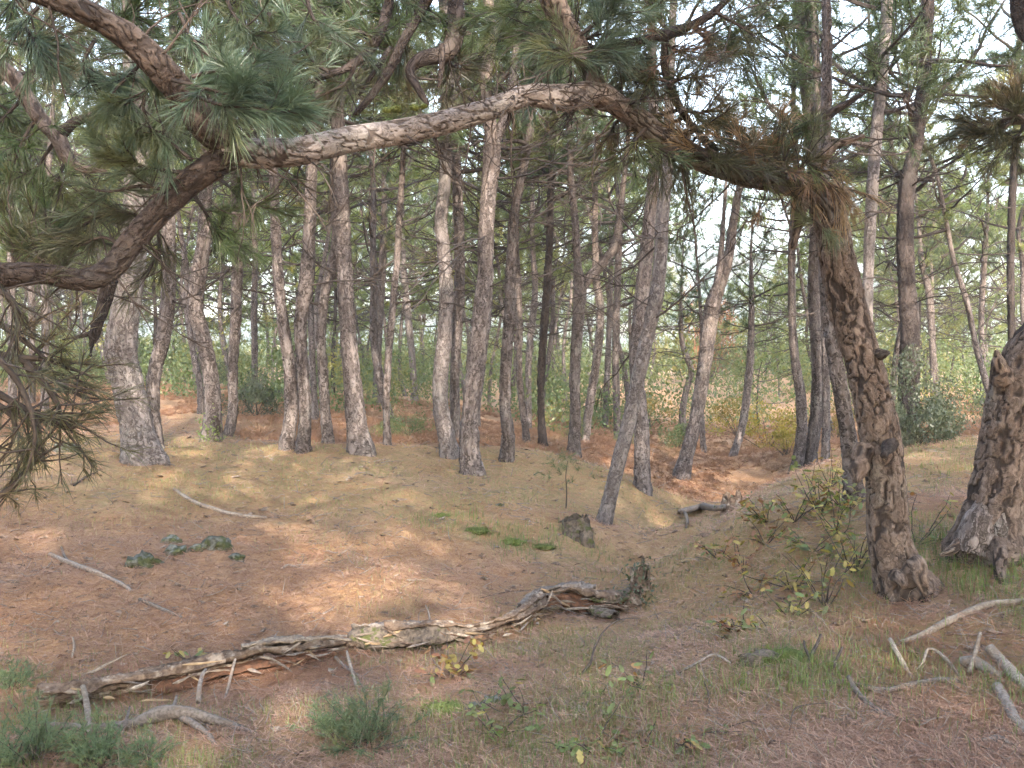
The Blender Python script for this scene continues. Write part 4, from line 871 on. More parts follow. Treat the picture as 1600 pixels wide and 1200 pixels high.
# undergrowth that reads as one mass behind the trunks
g = Geo(); r_ = np.random.default_rng(42)
for k in range(150):
    d = r_.uniform(21, 58); px = r_.uniform(-150, 1750); p = P(px, 560, d)
    s = r_.uniform(.7, 1.5) * (0.6 + d / 60); 
    leaf_cloud(g, 1000, (p[0], p[1], H(p[0], p[1]) + .1), (s * 1.3, s * 1.1, s * r_.uniform(.9, 1.9)), .06 + d * .0012, r_, 9)
link('undergrowth', g.mesh('undergrowth', M['shrub']), None, 'leafy green undergrowth massed behind the far trunks', 'undergrowth', kind='stuff')
g = Geo()
for k in range(170):
    d = r_.uniform(62, 210); px = r_.uniform(-200, 1800); p = P(px, 560, d); s = r_.uniform(2.2, 4.2)
    leaf_cloud(g, 500, (p[0], p[1], H(p[0], p[1])), (s * 1.2, s * 1.2, s * r_.uniform(.8, 1.2)), .28 + d * .002, r_, 8)
link('far_woods', g.mesh('far_woods', M['shrub']), None, 'far woods massed beyond the pine grove', 'woods', kind='stuff')
# ------------------------------------------------------------------ fallen wood
def ground_stick(label, pts, mat='deadwood', forks=(), lift=0.6, name='fallen_branch', seg=12, group=None, tip=None):
    """pts: photograph pixel (x, y, width); a fourth value lifts the point above the ground (m)"""
    def wp(l):
        P_ = []; R_ = []
        for q in l:
            p, d = G(q[0], q[1] + (q[3] / 8 * FPX if len(q) > 3 else 0)); r = q[2] * .7 * d / FPX / 2
            p = p + np.array([0, 0, r * lift + (q[3] if len(q) > 3 else 0)]); P_.append(p); R_.append(r)
        return np.array(P_), R_
    p, r = wp(pts); o0 = p[0].copy(); g = Geo(); sd = int(abs(pts[0][0])) % 97
    tube(g, p - o0, r, seg, 0.02, lump=0.26, seed=sd)
    root = link(name, g.mesh(name, M[mat], True), None, label, 'branch' if name == 'fallen_branch' else 'log', group); root.location = Vector(o0)
    for fk in forks:
        q, rr = wp(fk); g = Geo(); tube(g, q - o0, rr, max(6, seg - 4), 0.025, lump=0.14, seed=sd + 3); link('side_branch', g.mesh('side_branch', M[mat], True), root)
    return root
S = ground_stick
S('forked grey branch lying on the needle slope at the left', [(78,868,9),(110,882,11),(150,897,12),(185,912,10),(205,924,8)], forks=[[(108,882,7),(100,868,6),(96,856,5)]])
S('thin grey stick lying below the stout leaning pine', [(272,766,7),(300,784,8),(340,799,9),(380,808,9),(416,810,7)], 'palewood')
S('short broken grey stick crossing twigs below the forked grey branch', [(218,938,7),(240,948,9),(262,957,9),(284,965,5)], forks=[[(228,952,3),(250,942,3),(266,936,2)]])
S('thin straw coloured stick beside the mossy rocks', [(240,866,3),(275,876,4),(312,886,3)], 'palewood')
S('small forked twig on the needle slope', [(440,890,6),(450,884,5),(465,888,4)], 'palewood', forks=[[(466,888,3),(474,876,3),(472,866,2)]])
S('small pale stick above the first rotten log', [(505,960,5),(515,955,6),(521,950,4)], 'deadwood')
S('thick curved grey branch with stubs in front of the first rotten log', [(60,1140,20),(110,1143,20),(160,1144,20),(205,1140,24),(250,1128,30,.03),(290,1127,27,.04),(330,1132,20,.02),(365,1140,17),(398,1148,8)],
  forks=[[(285,1130,18,.03),(305,1140,16,.02),(325,1152,14),(336,1165,8)], [(270,1118,12,.06),(274,1108,8,.08),(276,1100,5,.1)], [(310,1108,12,.07),(312,1090,10,.12),(316,1075,9,.16),(322,1065,6,.18)], [(196,1136,8,.03),(200,1125,6,.06),(203,1115,4,.08)]], lift=0.9, seg=16)
S('upright broken post of grey wood before the first rotten log', [(140,1152,13),(138,1128,14,.06),(134,1105,13,.12),(130,1092,10,.16)], 'palewood')
S('dark stick in the juniper at the bottom left', [(105,1195,9),(125,1178,10),(150,1160,8)], 'mossy_wood')
S('pale bare branch lying on the right bank', [(1406,1007,12),(1440,996,15),(1475,978,18),(1510,962,18),(1550,948,18),(1605,942,15)], 'palewood')
S('short pale stick leaning in the grass under the pale bare branch', [(1391,1006,9,.04),(1400,1024,11,.03),(1412,1042,11,.01),(1424,1060,8)], 'palewood')
S('curved grey stick on the near right ground', [(1326,1064,9,.03),(1336,1082,12,.02),(1352,1098,13),(1374,1114,14),(1396,1123,11)], 'deadwood')
S('long grey branch half sunk in grass at the right', [(1290,1068,10),(1330,1070,12),(1380,1082,14),(1430,1072,15),(1470,1066,14),(1500,1066,10)], 'deadwood')
S('thick barked log piece at the right edge', [(1546,1020,22,.02),(1562,1035,25),(1580,1055,28),(1602,1078,28),(1630,1100,26)], 'palewood', name='log_piece', seg=16)
S('lower thick lichen covered log piece at the right edge', [(1558,1078,24),(1572,1102,26),(1586,1128,26),(1606,1150,26)], 'deadwood', name='log_piece', seg=16)
S('upright pale splinter standing by the log pieces', [(1514,1054,13),(1520,1040,12,.03),(1526,1022,11,.07),(1531,1005,8,.11)], 'palewood')
S('crooked pale root end between the sticks on the right', [(1430,1050,5),(1442,1040,6,.03),(1450,1022,6,.05),(1466,1026,7,.04),(1485,1042,8,.02),(1500,1060,7)], 'palewood')
S('bleached driftwood lump in the right grass', [(1500,1040,22),(1520,1042,30),(1540,1050,26),(1560,1060,16)], 'deadwood')
S('short grey branch at the bottom right corner', [(1520,1160,12),(1540,1162,16),(1560,1158,18),(1585,1170,14),(1610,1180,12)], 'deadwood')
S('dark forked stick standing up on the right bank', [(1262,1042,9),(1268,1030,9,.04),(1276,1018,8,.07),(1282,1005,5,.1)], 'twig', forks=[[(1266,1034,7,.03),(1258,1022,6,.06),(1256,1012,4,.08)]])
S('small dark stick beside the dark forked stick', [(1300,1050,7),(1308,1036,7,.04),(1316,1022,5,.07)], 'twig')
S('bent thin twig rising from the grass in the gully', [(905,1058,6),(922,1042,7,.04),(930,1020,5,.1),(945,1000,4,.16),(968,986,3,.19),(1000,982,2,.18)], 'twig_dark')
S('long thin twig running along the front', [(600,1168,5),(640,1165,6),(690,1152,6),(730,1142,6),(770,1150,5)], 'deadwood', forks=[[(640,1165,4),(620,1172,3),(585,1176,3)]])
S('crooked twig at the lower middle', [(815,1195,5),(850,1178,5),(890,1162,6),(930,1156,6),(975,1150,5),(1010,1140,3)], 'deadwood', forks=[[(890,1162,3),(870,1150,3),(830,1146,3)]])
S('curly grey twig at the edge of the slope', [(1060,1052,5),(1085,1042,6,.02),(1112,1030,7,.04),(1128,1034,7,.04),(1142,1040,6,.02)], 'deadwood')
S('dark thin twig upright near the bottom middle', [(1105,1112,4),(1108,1096,4,.03),(1100,1076,3,.07)], 'twig_dark')
S('small arching twig in the needles at the bottom', [(1232,1150,4),(1240,1120,4,.05),(1262,1112,3,.06),(1290,1108,3,.05)], 'twig_dark')
S('grey stick propped at the end of the first rotten log', [(560,1085,6),(553,1062,7,.03),(546,1040,7,.06),(542,1024,5,.08)], 'palewood')
S('long bleached stick by the broken end of the first rotten log', [(524,1030,7,.02),(545,1048,8),(570,1062,7),(596,1070,4)], 'deadwood')
S('stick leaning against the first rotten log', [(352,1092,6),(360,1066,7,.06),(368,1040,6,.12),(372,1030,4,.13)], 'deadwood')
S('grey fallen limb bridging the gully', [(1062,800,12,.03),(1078,795,14,.06),(1100,790,15,.07),(1120,795,13,.05),(1140,790,10,.04)], 'deadwood', forks=[[(1070,800,8,.05),(1074,814,8,.02),(1072,826,6)]])
S('bare grey twig on the slope below the sunny streak', [(672,975,5),(670,960,5,.03),(665,948,3,.06)], 'deadwood')
S('thin stick lying left of the gully stump', [(750,935,2),(790,926,3),(830,922,2)], 'twig')
S('low stick on the slope at the far left', [(115,760,4),(132,748,6),(152,738,4)], 'twig')
S('pale bleached twig standing in the needles at the left', [(112,1028,5),(116,1014,6,.03),(114,1000,3,.06)], 'palewood')

# rotten logs: split, hollow shells with splinters
def shell(g, pts, rad, a0, a1, thick, seed, nseg=26, ds=0.014, jag=0.7):
    path, r = resample(pts, rad, ds); n = len(path); T_, N_, B_ = frames(path)
    U = np.cross(T_, np.array([0, 0, 1.0])); U /= np.linalg.norm(U, axis=1)[:, None]; W = np.cross(U, T_)
    s = np.cumsum(np.full(n, ds)); v0 = fbm(np.stack([s * 5, s * 0 + seed, s * 0], 1), 3, seed); v1 = fbm(np.stack([s * 6, s * 0 + seed + 9, s * 0], 1), 3, seed)
    t = np.linspace(0, 1, nseg); ang = (a0 + jag * 2 * v0)[:, None] * (1 - t) + (a1 + jag * 2 * v1)[:, None] * t
    pn = np.stack([np.repeat(s, nseg) * 4, ang.ravel() * 2.5, np.full(n * nseg, seed * 1.3)], 1)
    rr = r[:, None] * (1 + 0.7 * fbm(pn, 3, seed).reshape(n, nseg) + 0.55 * fbm(pn * np.array([1.6, 4, 1]), 3, seed + 4).reshape(n, nseg) + 0.3 * fbm(pn * np.array([9, 5, 1]), 2, seed + 6).reshape(n, nseg))
    ex = np.minimum(1, np.minimum(np.arange(n), np.arange(n)[::-1]) / 6)[:, None]
    th = thick * (0.35 + 0.65 * ex) * (0.6 + 0.8 * (vnoise(pn * 2, seed + 8).reshape(n, nseg)))
    def surf(q): return path[:, None, :] + q[..., None] * (np.cos(ang)[..., None] * U[:, None, :] + np.sin(ang)[..., None] * W[:, None, :])
    Vo = surf(rr).reshape(-1, 3); Vi = surf(np.maximum(rr - th, 0.004)).reshape(-1, 3)
    i = (np.arange(n - 1)[:, None] * nseg + np.arange(nseg - 1)[None, :]).reshape(-1); m_ = n * nseg
    F = [np.stack([i, i + 1, i + nseg + 1, i + nseg], 1), np.stack([i + m_, i + nseg + m_, i + nseg + 1 + m_, i + 1 + m_], 1)]
    e = np.arange(n - 1) * nseg; F.append(np.stack([e, e + nseg, e + nseg + m_, e + m_], 1)); e = e + nseg - 1; F.append(np.stack([e, e + m_, e + nseg + m_, e + nseg], 1))
    e = np.arange(nseg - 1); F.append(np.stack([e, e + m_, e + 1 + m_, e + 1], 1)); e = e + (n - 1) * nseg; F.append(np.stack([e, e + 1, e + 1 + m_, e + m_], 1))
    g.add(np.vstack([Vo, Vi]), None, np.concatenate(F))
def logpts(l, up=0.7):
    P_ = []; R_ = []
    for x, y, w_ in l:
        p, d = G(x, y); r = w_ * d / FPX / 2; P_.append(p + np.array([0, 0, r * up])); R_.append(r)
    return np.array(P_), R_
def rlog(label, l, parts, seed, chips=14, up=0.6):
    p, r = logpts(l, up); o0 = p[0].copy(); root = link('rotten_log', None, None, label, 'log', 'rotting logs in the gully'); root.location = Vector(o0); r_ = np.random.default_rng(seed)
    for k, (name, mt, a, b, t0, t1, a0, a1, th, rs_) in enumerate(parts):
        path, rr = resample(p - o0, r, 0.05); n = len(path); i0, i1 = int(t0 * (n - 1)), max(int(t1 * (n - 1)), int(t0 * (n - 1)) + 3)
        g = Geo(); shell(g, path[i0:i1 + 1] + np.array([0, a, b]), rr[i0:i1 + 1] * rs_, a0, a1, th, seed + k * 3); link(name, g.mesh(name, M[mt], True), root)
    for k in range(chips):   # splinters
        path, rr = resample(p - o0, r, 0.05); i = r_.integers(0, len(path) - 3); d = unit(path[i + 2] - path[i]) + r_.normal(size=3) * np.array([.25, .3, .22]); c = path[i] + r_.normal(size=3) * rr[i] * np.array([.7, .8, .3]) + np.array([0, -rr[i] * .6, rr[i] * r_.uniform(-.2, .8)])
        L_ = r_.uniform(.06, .26); q = curve3(c - d * L_ / 2, d, L_, 4, r_, 0, .12); g = Geo(); tube(g, q, np.array([.2, 1, .9, .6, .12]) * r_.uniform(.004, .011), 6, lump=.2, seed=k)
        link('splinter', g.mesh('splinter', M[['palewood', 'deadwood', 'rotten', 'rotten_yellow'][k % 4]]), root)
    return root
rlog('long split hollow rotten log lying along the gully at the left', [(60,1112,44),(150,1098,46),(250,1082,48),(350,1062,50),(440,1044,46),(510,1028,34),(560,1018,14)],
  [('shell', 'rotten', 0.02, 0.0, 0.28, 1.0, 0.9, 3.0, .03, 1.0), ('bare_wood', 'rotten', -0.01, -0.02, 0.0, 0.62, 2.2, 4.9, .03, .85), ('shell', 'rotten', 0.0, 0.01, 0.0, 0.55, 0.6, 3.1, .02, .95), ('slab', 'deadwood', -0.06, -0.02, 0.55, 0.97, 3.4, 4.6, .016, 1.0), ('core', 'rotten_red', 0.01, -0.03, 0.3, 0.9, 0.0, 6.2, .03, .5), ('slab', 'palewood', -.01, .03, .6, .98, 1.6, 2.6, .012, 1.05)], 61, 40)
rlog('mossy rotten log section with grey crust in the middle of the gully', [(548,1012,34),(600,1016,44),(660,1012,42),(705,1008,38),(735,1002,22)],
  [('shell', 'mossy_wood', 0, 0, 0, 1, 0.1, 5.6, .04, 1.0), ('crust', 'deadwood', -.005, .015, .05, .9, 1.3, 3.3, .012, 1.08), ('slab', 'rotten', -.01, .02, .35, 1.0, 1.2, 2.0, .01, 1.15)], 83, 24)
rlog('thin curved rotten slab between the mossy log and the crumbled root', [(690,1008,22),(730,1004,24),(770,1000,26),(810,988,32),(850,962,36)],
  [('shell', 'rotten', 0, .02, 0, 1, 0.9, 3.6, .018, 1.0), ('slab', 'rotten', -.01, .03, .1, 1.0, 1.4, 2.6, .01, 1.1)], 101, 22)
rlog('crumbled pale root end of the rotten log with red decay', [(815,968,24),(850,958,44),(890,958,48),(930,960,44),(965,955,36),(990,935,24)],
  [('core', 'rotten_red', .03, -.02, 0, 1, .2, 3.4, .05, .9), ('shell', 'rotten', 0, .01, 0, .75, .9, 3.2, .025, 1.05), ('slab', 'deadwood', -.03, .03, 0, .6, 1.5, 3.2, .014, 1.05), ('slab', 'mossy_wood', 0, 0, .55, 1, .8, 3.6, .02, .9)], 131, 44)
rlog('dark rotten log end nearest the ivy covered stump', [(905,955,14),(935,968,20),(962,972,18)], [('shell', 'mossy_wood', 0, .01, 0, 1, .3, 4.0, .02, 1.0)], 151, 5)

# stumps
def stump(label, x, y, hpx, wpx, mat, seed, ivy=0, jag=.5):
    b, d = G(x, y); h = hpx * d / FPX; r = wpx * d / FPX / 2; g = Geo(); n, sg = 22, 26
    root = link('tree_stump', None, None, label, 'stump'); root.location = Vector(b)
    a = np.linspace(0, 2 * math.pi, sg, endpoint=False); top = h * (1 - jag * vnoise(np.stack([np.cos(a) * 2.5, np.sin(a) * 2.5, a * 0 + seed], 1), seed))
    for k in range(2):
        t = np.linspace(0, 1, n)[:, None]; rr = r * (1.25 - .4 * t ** .6) * (1 if k == 0 else .62)
        pn = np.stack([np.cos(a)[None, :] * 2 + t * 0, np.sin(a)[None, :] * 2 + t * 0, t * 3 + seed + a * 0], -1).reshape(-1, 3)
        rr = rr * (1 + .7 * fbm(pn, 3, seed).reshape(n, sg)); V = np.stack([rr * np.cos(a), rr * np.sin(a), -.08 + t * (top + .08)], -1).reshape(-1, 3)
        i_ = np.arange(n - 1)[:, None] * sg; j = np.arange(sg)[None, :]; j2 = (j + 1) % sg; g.add(V, None, np.stack([i_ + j, i_ + j2, i_ + sg + j2, i_ + sg + j], -1).reshape(-1, 4))
    link('bole', g.mesh('bole', M[mat], True), root); r_ = np.random.default_rng(seed)
    if ivy:
        gl_ = Geo(); nl = ivy; p = np.stack([r_.normal(size=nl) * r * 1.0, -abs(r_.normal(size=nl)) * r, r_.uniform(-.02, h * .85, nl)], 1)
        for q in p:
            aa = unit(r_.normal(size=3) + np.array([0, -.8, 0])); bb = unit(np.cross(aa, r_.normal(size=3))); s = r_.uniform(.02, .045); gl_.add([q, q + bb * s * .5 + aa * s * .3, q + bb * s, q + bb * s * .5 - aa * s * .3], None, [[0, 1, 2, 3]])
        link('ivy', gl_.mesh('ivy', M['shrub_dark']), root)
    return root
stump('broken dark stump overgrown with ivy standing in the gully', 1000, 925, 62, 30, 'rotten', 401, 170, .75)
stump('low rotten stump base with moss below the ivy covered stump', 985, 945, 30, 40, 'rotten', 402, 160, .7)
stump('dark mossy rounded stump on the slope left of the leaning grey pine', 900, 830, 28, 46, 'mossy_wood', 403, 0, .5)
stump('grey lichened root lump below the dark mossy stump', 916, 848, 24, 24, 'mossy_wood', 404, 0, .5)
stump('dark tangled root stump at the head of the gully', 1145, 795, 34, 34, 'rotten', 405, 20, .7)
# rocks
for k, (lab, x, y, r, m_) in enumerate([('mossy lichen covered rock on the needle slope at the left', 222, 882, .13, 'rock'), ('pale lichen rock uppermost of the rock cluster', 268, 848, .09, 'rock'), ('pale rock in the middle of the rock cluster', 275, 864, .10, 'rock'),
     ('mossy rock right of the rock cluster', 340, 856, .13, 'rock'), ('small mossy rock between the cluster and the mossy rock', 308, 860, .07, 'rock'), ('small grey rock below the mossy rock', 370, 874, .07, 'rock'), ('flat grey stone on the slope at the centre', 781, 790, .045, 'rock'),
     ('dark mossy stone on the right bank below the arching pine', 1188, 1036, .10, 'mossy_wood'), ('grey stone half hidden in the foreground grass', 775, 1100, .07, 'rock'), ('small grey stone left of the half hidden stone', 745, 1108, .05, 'rock'), ('lichened boulder between the left trunks and the edge', 105, 705, .16, 'rock')]):
    p, d = G(x, y); lumpy('rock', m_, p + np.array([0, 0, r * .05]), r * .72, 600 + k, None, None, 3, (.8), 2.9, (1.25, 1, .75), label=lab, cat='rock')
for k, (lab, x, y, r) in enumerate([('round bright moss cushion left of the moss row on the slope', 745, 830, .1), ('bright moss cushion in the middle of the moss row', 800, 848, .1), ('moss cushion at the right of the moss row', 850, 856, .09), ('moss cushion above the moss row', 690, 806, .07), ('yellowish moss cushion on the right bank', 1225, 1030, .12), ('flat moss pad in the foreground beside the juniper', 700, 1112, .1)]):
    p, d = G(x, y); o_ = lumpy('moss_cushion', 'moss', p, r * .8, 700 + k, None, None, 3, .6, 3, (1.4, 1, .45), label=lab, cat='moss')
    r_ = np.random.default_rng(k); q_ = r_.normal(size=(160, 3)) * r * np.array([.6, .45, .12]); q_[:, 2] = np.abs(q_[:, 2]) + r * .1; g = Geo(); needles(g, q_, r_.normal(size=(160, 3)) * .6 + np.array([0, 0, 1]), 5, r * .45, .0035, rs=r_); link('fronds', g.mesh('fronds', M['grass_lush']), o_)

# green moss round the foot of the narrow curved pine, ivy at the foot of the wavy pine
mt_, iv_ = T[29][0], T[2][0]; r_ = np.random.default_rng(12)
for k in range(7):
    a_ = -1.57 + r_.uniform(-1.5, 1.5); z_ = r_.uniform(0, .26)
    lumpy('moss_tuft', 'moss', mt_.location + Vector((math.cos(a_) * .07, math.sin(a_) * .07, z_)), r_.uniform(.03, .055), 900 + k, mt_, mt_.location, 2, .4, 3, (1, .7, 1.3))
g = Geo()
for k in range(150):
    a_ = -1.57 + r_.normal() * 1.0; z_ = abs(r_.normal()) * .16; rr_ = .15 + r_.uniform(0, .05) - z_ * .08; q = np.array([math.cos(a_) * rr_, math.sin(a_) * rr_, z_ + .02]); aa = unit(r_.normal(size=3)); bb = unit(np.cross(aa, r_.normal(size=3))); s_ = r_.uniform(.025, .05)
    g.add([q, q + bb * s_ * .5 + aa * s_ * .35, q + bb * s_, q + bb * s_ * .5 - aa * s_ * .35], None, [[0, 1, 2, 3]])
link('ivy', g.mesh('ivy', M['leaf_green']), iv_)
# ------------------------------------------------------------------ oak seedlings and brambles, leaf by leaf
def oak_leaf(L=.07):
    xs = [0, .12, .28, .4, .55, .68, .82, .94, 1.0]; ws = [.02, .10, .24, .15, .28, .18, .2, .09, 0]
    V = [(x * L, 0, .05 * L * math.sin(x * 3)) for x in xs] + [(x * L + .02 * L, w_ * L, .12 * w_ * L) for x, w_ in zip(xs, ws)] + [(x * L + .02 * L, -w_ * L, .12 * w_ * L) for x, w_ in zip(xs, ws)]
    n = len(xs); F = [[i, i + 1, n + i + 1, n + i] for i in range(n - 1)] + [[i + 1, i, 2 * n + i, 2 * n + i + 1] for i in range(n - 1)]
    return V, F
LV, LF = oak_leaf()
LEAF = {k: mesh('leaf', np.array(LV), np.array(LF), M[k]) for k in ('leaf_green', 'leaf_yellow', 'leaf_orange')}
def seedling(label, x, y, h, spread, n, mix, seed, nst=4, lean=(0, 0), scale=1.0, group='oak seedlings and brambles', name='oak_seedling', cat='seedling'):
    r_ = np.random.default_rng(seed); b, d = G(x, y); root = link(name, None, None, label, cat, group); root.location = Vector(b); tips = []
    for k in range(nst):
        a = r_.uniform(0, 6.28); dr = np.array([math.cos(a) * spread + lean[0], math.sin(a) * spread + lean[1], h]); L_ = np.linalg.norm(dr) * r_.uniform(.7, 1.1)
        p = curve3((0, 0, -.02), dr, L_, 6, r_, -.03, .14); g = Geo(); tube(g, p, np.linspace(.0045, .0015, len(p)), 5, lump=0); link('stem', g.mesh('stem', M['twig']), root); tips.append(p)
    for k in range(int(n * 3.6)):
        p = tips[r_.integers(0, nst)]; i_ = r_.integers(2, len(p)); q = p[i_] + r_.normal(size=3) * .018; q[2] = max(q[2], .01); c_ = list(LEAF)[r_.choice(3, p=mix)]
        o = link('leaf', LEAF[c_], root); o.location = Vector(q); o.rotation_euler = (r_.uniform(-.7, .7), r_.uniform(-.3, .9), r_.uniform(0, 6.28)); s = r_.uniform(.5, 1.0) * scale; o.scale = (s, s, s)
SG = [('oak seedling with yellow leaves high on the right bank', 1280, 800, .32, .22, 30, (.4, .4, .2), 1), ('green and yellow oak seedling left of the arching trunk', 1310, 840, .3, .2, 30, (.6, .3, .1), 2),
  ('leafy oak seedling on the bank crest left of the pale leaning pine', 1240, 815, .25, .22, 26, (.4, .3, .3), 3), ('orange leaved oak seedling on the gully edge', 1165, 890, .18, .25, 22, (.1, .2, .7), 4),
  ('yellow leaved oak seedling in the middle of the bank', 1235, 920, .25, .22, 22, (.25, .6, .15), 5), ('bright yellow green seedling low on the bank', 1235, 960, .18, .22, 18, (.5, .45, .05), 6),
  ('brown and yellow seedling drooping over the bank', 1150, 985, .14, .2, 14, (.2, .4, .4), 7), ('yellow seedling next to the arching trunk', 1335, 895, .36, .16, 22, (.3, .6, .1), 8),
  ('twiggy seedling with few yellow leaves before the arching trunk', 1290, 950, .38, .2, 12, (.3, .5, .2), 9), ('small orange seedling between the bank plants', 1195, 850, .2, .22, 20, (.2, .3, .5), 10),
  ('yellow topped sapling beside the pale leaning pine', 1298, 760, .3, .15, 20, (.2, .75, .05), 11), ('tawny oak sprout in front of the mossy log section', 700, 1060, .2, .2, 26, (.05, .35, .6), 12),
  ('green seedling behind the arching trunk on its right', 1430, 850, .3, .25, 16, (.6, .3, .1), 13), ('small yellow seedling on the needle slope at the left', 300, 1040, .12, .12, 10, (.3, .7, 0), 14)]
SG += [('low orange leaved seedling at the top of the gully bank', 1120, 870, .14, .2, 16, (.2, .2, .6), 15), ('mixed green and yellow seedling on the bank crest', 1200, 815, .22, .22, 26, (.45, .35, .2), 16), ('spreading green seedling below the bank crest', 1270, 860, .2, .28, 30, (.7, .25, .05), 17),
  ('rusty leaved seedling low on the bank', 1180, 930, .14, .22, 18, (.15, .35, .5), 18), ('bright green seedling close to the arching trunk', 1320, 800, .26, .2, 24, (.75, .25, 0), 19), ('sparse yellow seedling at the foot of the bank', 1200, 985, .12, .2, 12, (.3, .6, .1), 20)]
for s in SG: seedling(*s, nst=9 if s[3] > .3 else 7)
for s in [('green bramble with pale leaf backs at the lower middle', 780, 1150, .16, .2, 12, (.95, .05, 0), 21), ('broad leaved bramble right of the lower middle bramble', 830, 1120, .12, .3, 14, (.9, .05, .05), 22),
  ('bramble sprig in the bottom row right of the middle', 930, 1170, .12, .2, 12, (.9, .1, 0), 23), ('small bramble at the foot of the bank', 1000, 1165, .1, .16, 10, (.85, .1, .05), 24), ('bramble leaves beside the crooked twig', 890, 1110, .1, .25, 12, (.85, .1, .05), 25),
  ('bramble under the curly grey twig', 1010, 1075, .12, .25, 9, (.7, .1, .2), 26), ('orange and green bramble at the bottom centre', 1080, 1150, .1, .25, 9, (.4, .2, .4), 27)]:
    seedling(*s, nst=5, scale=.9, name='bramble', cat='bramble')
# thin leafless sapling with feathery top
b, d = G(884, 795)
r_ = np.random.default_rng(5); sp = link('sapling', None, None, 'thin feathery sapling beside the dark mossy stump', 'sapling'); sp.location = Vector(b); p = np.array([[0, 0, -.05], [.01, 0, .18], [.0, 0, .36], [.02, 0, .52]]); g = Geo(); tube(g, p, [.009, .007, .005, .003], 6, .04, lump=.1); link('stem', g.mesh('stem', M['twig_dark']), sp)
g = Geo(); bb = np.array([[.02, 0, .5]]) + r_.normal(size=(26, 3)) * np.array([.16, .12, .1]); needles(g, bb, r_.normal(size=(26, 3)) + np.array([0, 0, 1]), 26, .09, .004, rs=r_); link('foliage', g.mesh('foliage', M['shrub']), sp)

# ------------------------------------------------------------------ ground cover
r_ = np.random.default_rng(99)
def scatter(n, d0=3.2, d1=20, pw=0.0, margin=150):
    """random points on the near ground, thinner with distance"""
    d = 1 / (r_.uniform(1 / d1, 1 / d0, n)); x = (r_.uniform(-margin, 1600 + margin, n) - 800) / FPX * d
    return x, d
# grass blades
x, y = scatter(420000, 3.1, 24); f, lu = grass_field(x, y)
nz = vnoise(np.stack([x * 2.2, y * 2.2, x * 0], 1), 5); keep = r_.random(len(x)) < f * sstep(.25, .7, nz) * np.where(y < 9, .48, .55) + .004; x, y, f, lu = x[keep], y[keep], f[keep], lu[keep]
def blades(x, y, hmul, wmul, mat, name, label):
    z = H0(x, y); n = len(x); h = hmul * r_.uniform(.5, 1.3, n); a = r_.uniform(0, 6.28, n); ln = r_.uniform(.1, .7, n) * h
    b = np.stack([x, y, z - .01], 1); w_ = wmul * (0.6 + y / 9)
    sx = np.stack([np.cos(a + 1.57) * w_, np.sin(a + 1.57) * w_, np.zeros(n)], 1); md = b + np.stack([np.cos(a) * ln * .3, np.sin(a) * ln * .3, h * .6], 1); tp = b + np.stack([np.cos(a) * ln, np.sin(a) * ln, h], 1)
    V = np.stack([b - sx, b + sx, md - sx * .7, md + sx * .7, tp], 1).reshape(-1, 3); i_ = np.arange(n)[:, None] * 5
    return link(name, mesh(name, V, np.concatenate([i_ + [0, 1, 3], i_ + [0, 3, 2], i_ + [2, 3, 4]]), M[mat]), None, label, 'grass', kind='stuff')
L_ = lu > r_.uniform(.2, .7, len(lu))
blades(x[~L_], y[~L_], .055, .0014, 'grass', 'grass', 'thin dry yellow green grass on the crest and in the gully')
blades(x[L_], y[L_], .085, .0016, 'grass_lush', 'lush_grass', 'fresh green grass tufts on the slopes and banks')
# fallen needles, lying flat in all directions
x, y = scatter(340000, 3.0, 18); f, _l = grass_field(x, y); k_ = r_.random(len(x)) > f * .5; x, y = x[k_], y[k_]; z = H0(x, y); n = len(x); a = r_.uniform(0, 6.28, n); ln = r_.uniform(.03, .075, n) * (.7 + y / 10); w_ = .0009 * (0.5 + (y / 4.5) ** 1.5)
b = np.stack([x, y, z + r_.uniform(.002, .02, n)], 1); d_ = np.stack([np.cos(a) * ln, np.sin(a) * ln, r_.normal(size=n) * .014], 1); sd_ = np.stack([-np.sin(a) * w_, np.cos(a) * w_, np.full(n, .0004)], 1)
V = np.stack([b - d_ + sd_, b - d_ - sd_, b + d_], 1).reshape(-1, 3); i_ = np.arange(n)[:, None] * 3
link('needle_litter', mesh('needle_litter', V, i_ + np.array([0, 1, 2]), M['litter']), None, 'fallen brown pine needles covering the forest floor', 'pine needles', kind='stuff')
# dry orange bracken and needle drifts between the farther trunks
d = r_.uniform(12.3, 30, 22000); x = (r_.uniform(-100, 1700, 22000) - 800) / FPX * d; y = d; nz = vnoise(np.stack([x * .5, y * .5, x * 0], 1), 8); f, _l = grass_field(x, y); k_ = (nz > .2) & (f < .45); x, y = x[k_], y[k_]; z = H0(x, y)
g = Geo(); needles(g, np.stack([x, y, z + .02], 1), np.stack([r_.normal(size=len(x)) * .7, r_.normal(size=len(x)) * .7, np.ones(len(x))], 1), 16, .17, .011, (.5, 1.45), .05, .35, r_)
link('dry_bracken', g.mesh('dry_bracken', M['bracken']), None, 'orange brown dry bracken between the farther trunks', 'bracken', kind='stuff')
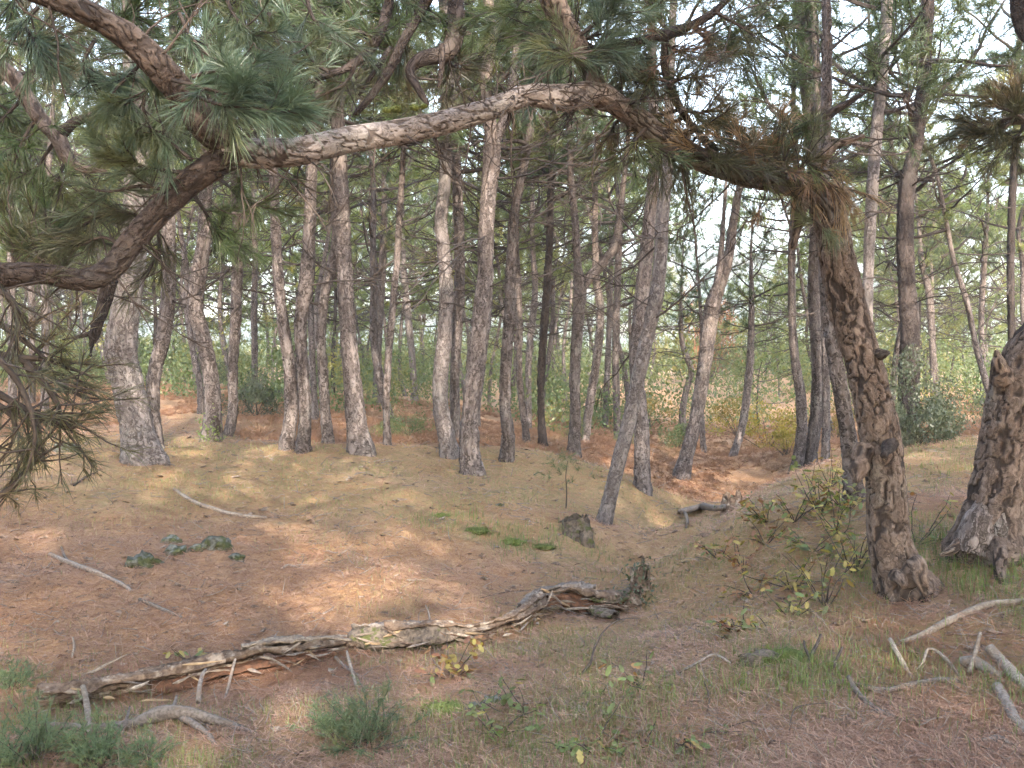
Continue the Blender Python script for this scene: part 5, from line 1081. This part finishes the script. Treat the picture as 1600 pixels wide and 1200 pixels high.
# dry weed stems tangled over the near ground
g = Geo(); x, y = scatter(9000, 3.1, 9); f, _l = grass_field(x, y); px_ = 800 + x / y * FPX; k_ = r_.random(len(x)) < (.03 + .16 * f + .10 * (px_ > 900)); x, y = x[k_], y[k_]; z = H0(x, y)
for k in range(len(x)):
    p = curve3((x[k], y[k], z[k] - .01), (r_.normal() * .6, r_.normal() * .6, .8), r_.uniform(.06, .24), 5, r_, -.12, .25); tube(g, p, np.linspace(.0016, .0007, 6), 3, lump=0)
    if r_.random() < .5: q = curve3(p[3], r_.normal(size=3), r_.uniform(.03, .1), 3, r_, -.05, .3); tube(g, q, np.linspace(.001, .0006, 4), 3, lump=0)
link('dry_stems', g.mesh('dry_stems', M['palewood']), None, 'thin dry weed stems tangled over the near ground', 'dry stems', kind='stuff')
# twigs, bark chips and cones
g = Geo(); x, y = scatter(6500, 3.0, 17); z = H0(x, y)
for k in range(len(x)):
    s = .5 + y[k] / 12; d3 = np.array([r_.normal(), r_.normal(), r_.normal() * .18]); p = curve3((x[k], y[k], z[k] + .006), d3, r_.uniform(.03, .16) * s, 3, r_, 0, .2); tube(g, p, np.linspace(.0032, .0014, 4) * s, 4, lump=0)
link('twig_litter', g.mesh('twig_litter', M['deadwood']), None, 'small grey twigs scattered over the needles', 'twigs', kind='stuff')
g = Geo(); x, y = scatter(5000, 3.0, 17); z = H0(x, y); n = len(x)
for k in range(n):
    s = r_.uniform(.006, .022) * (.6 + y[k] / 12); q = r_.normal(size=(6, 3)) * s * np.array([1, 1, .35]); q[:, 2] += z[k] + .006; q[:, 0] += x[k]; q[:, 1] += y[k]
    g.add(q, [[0, 1, 2], [0, 2, 3], [0, 3, 4], [0, 4, 1], [5, 2, 1], [5, 3, 2], [5, 4, 3], [5, 1, 4]])
link('bark_litter', g.mesh('bark_litter', M['rotten']), None, 'flakes of bark and bits of cone scattered on the slope', 'bark flakes', kind='stuff')
# ------------------------------------------------------------------ the air
HZ0, HZ1 = -20.0, 110.0
V = np.array([(x, y, z) for x in (-960, 1120) for y in (-160, 940) for z in (HZ0, HZ1)], float)
F = np.array([[0, 1, 3, 2], [4, 6, 7, 5], [0, 4, 5, 1], [2, 3, 7, 6], [0, 2, 6, 4], [1, 5, 7, 3]])
m, t, out = newmat('haze'); pv = nd(t, 'ShaderNodeVolumePrincipled', {'Color': (0.93, 0.96, 1.0, 1), 'Density': 0.0014, 'Anisotropy': 0.2})
t.links.new(pv.outputs[0], out.inputs['Volume'])
link('haze', mesh('haze', V, F, m), None, 'thin pale haze in the air of the forest', 'haze', kind='stuff')
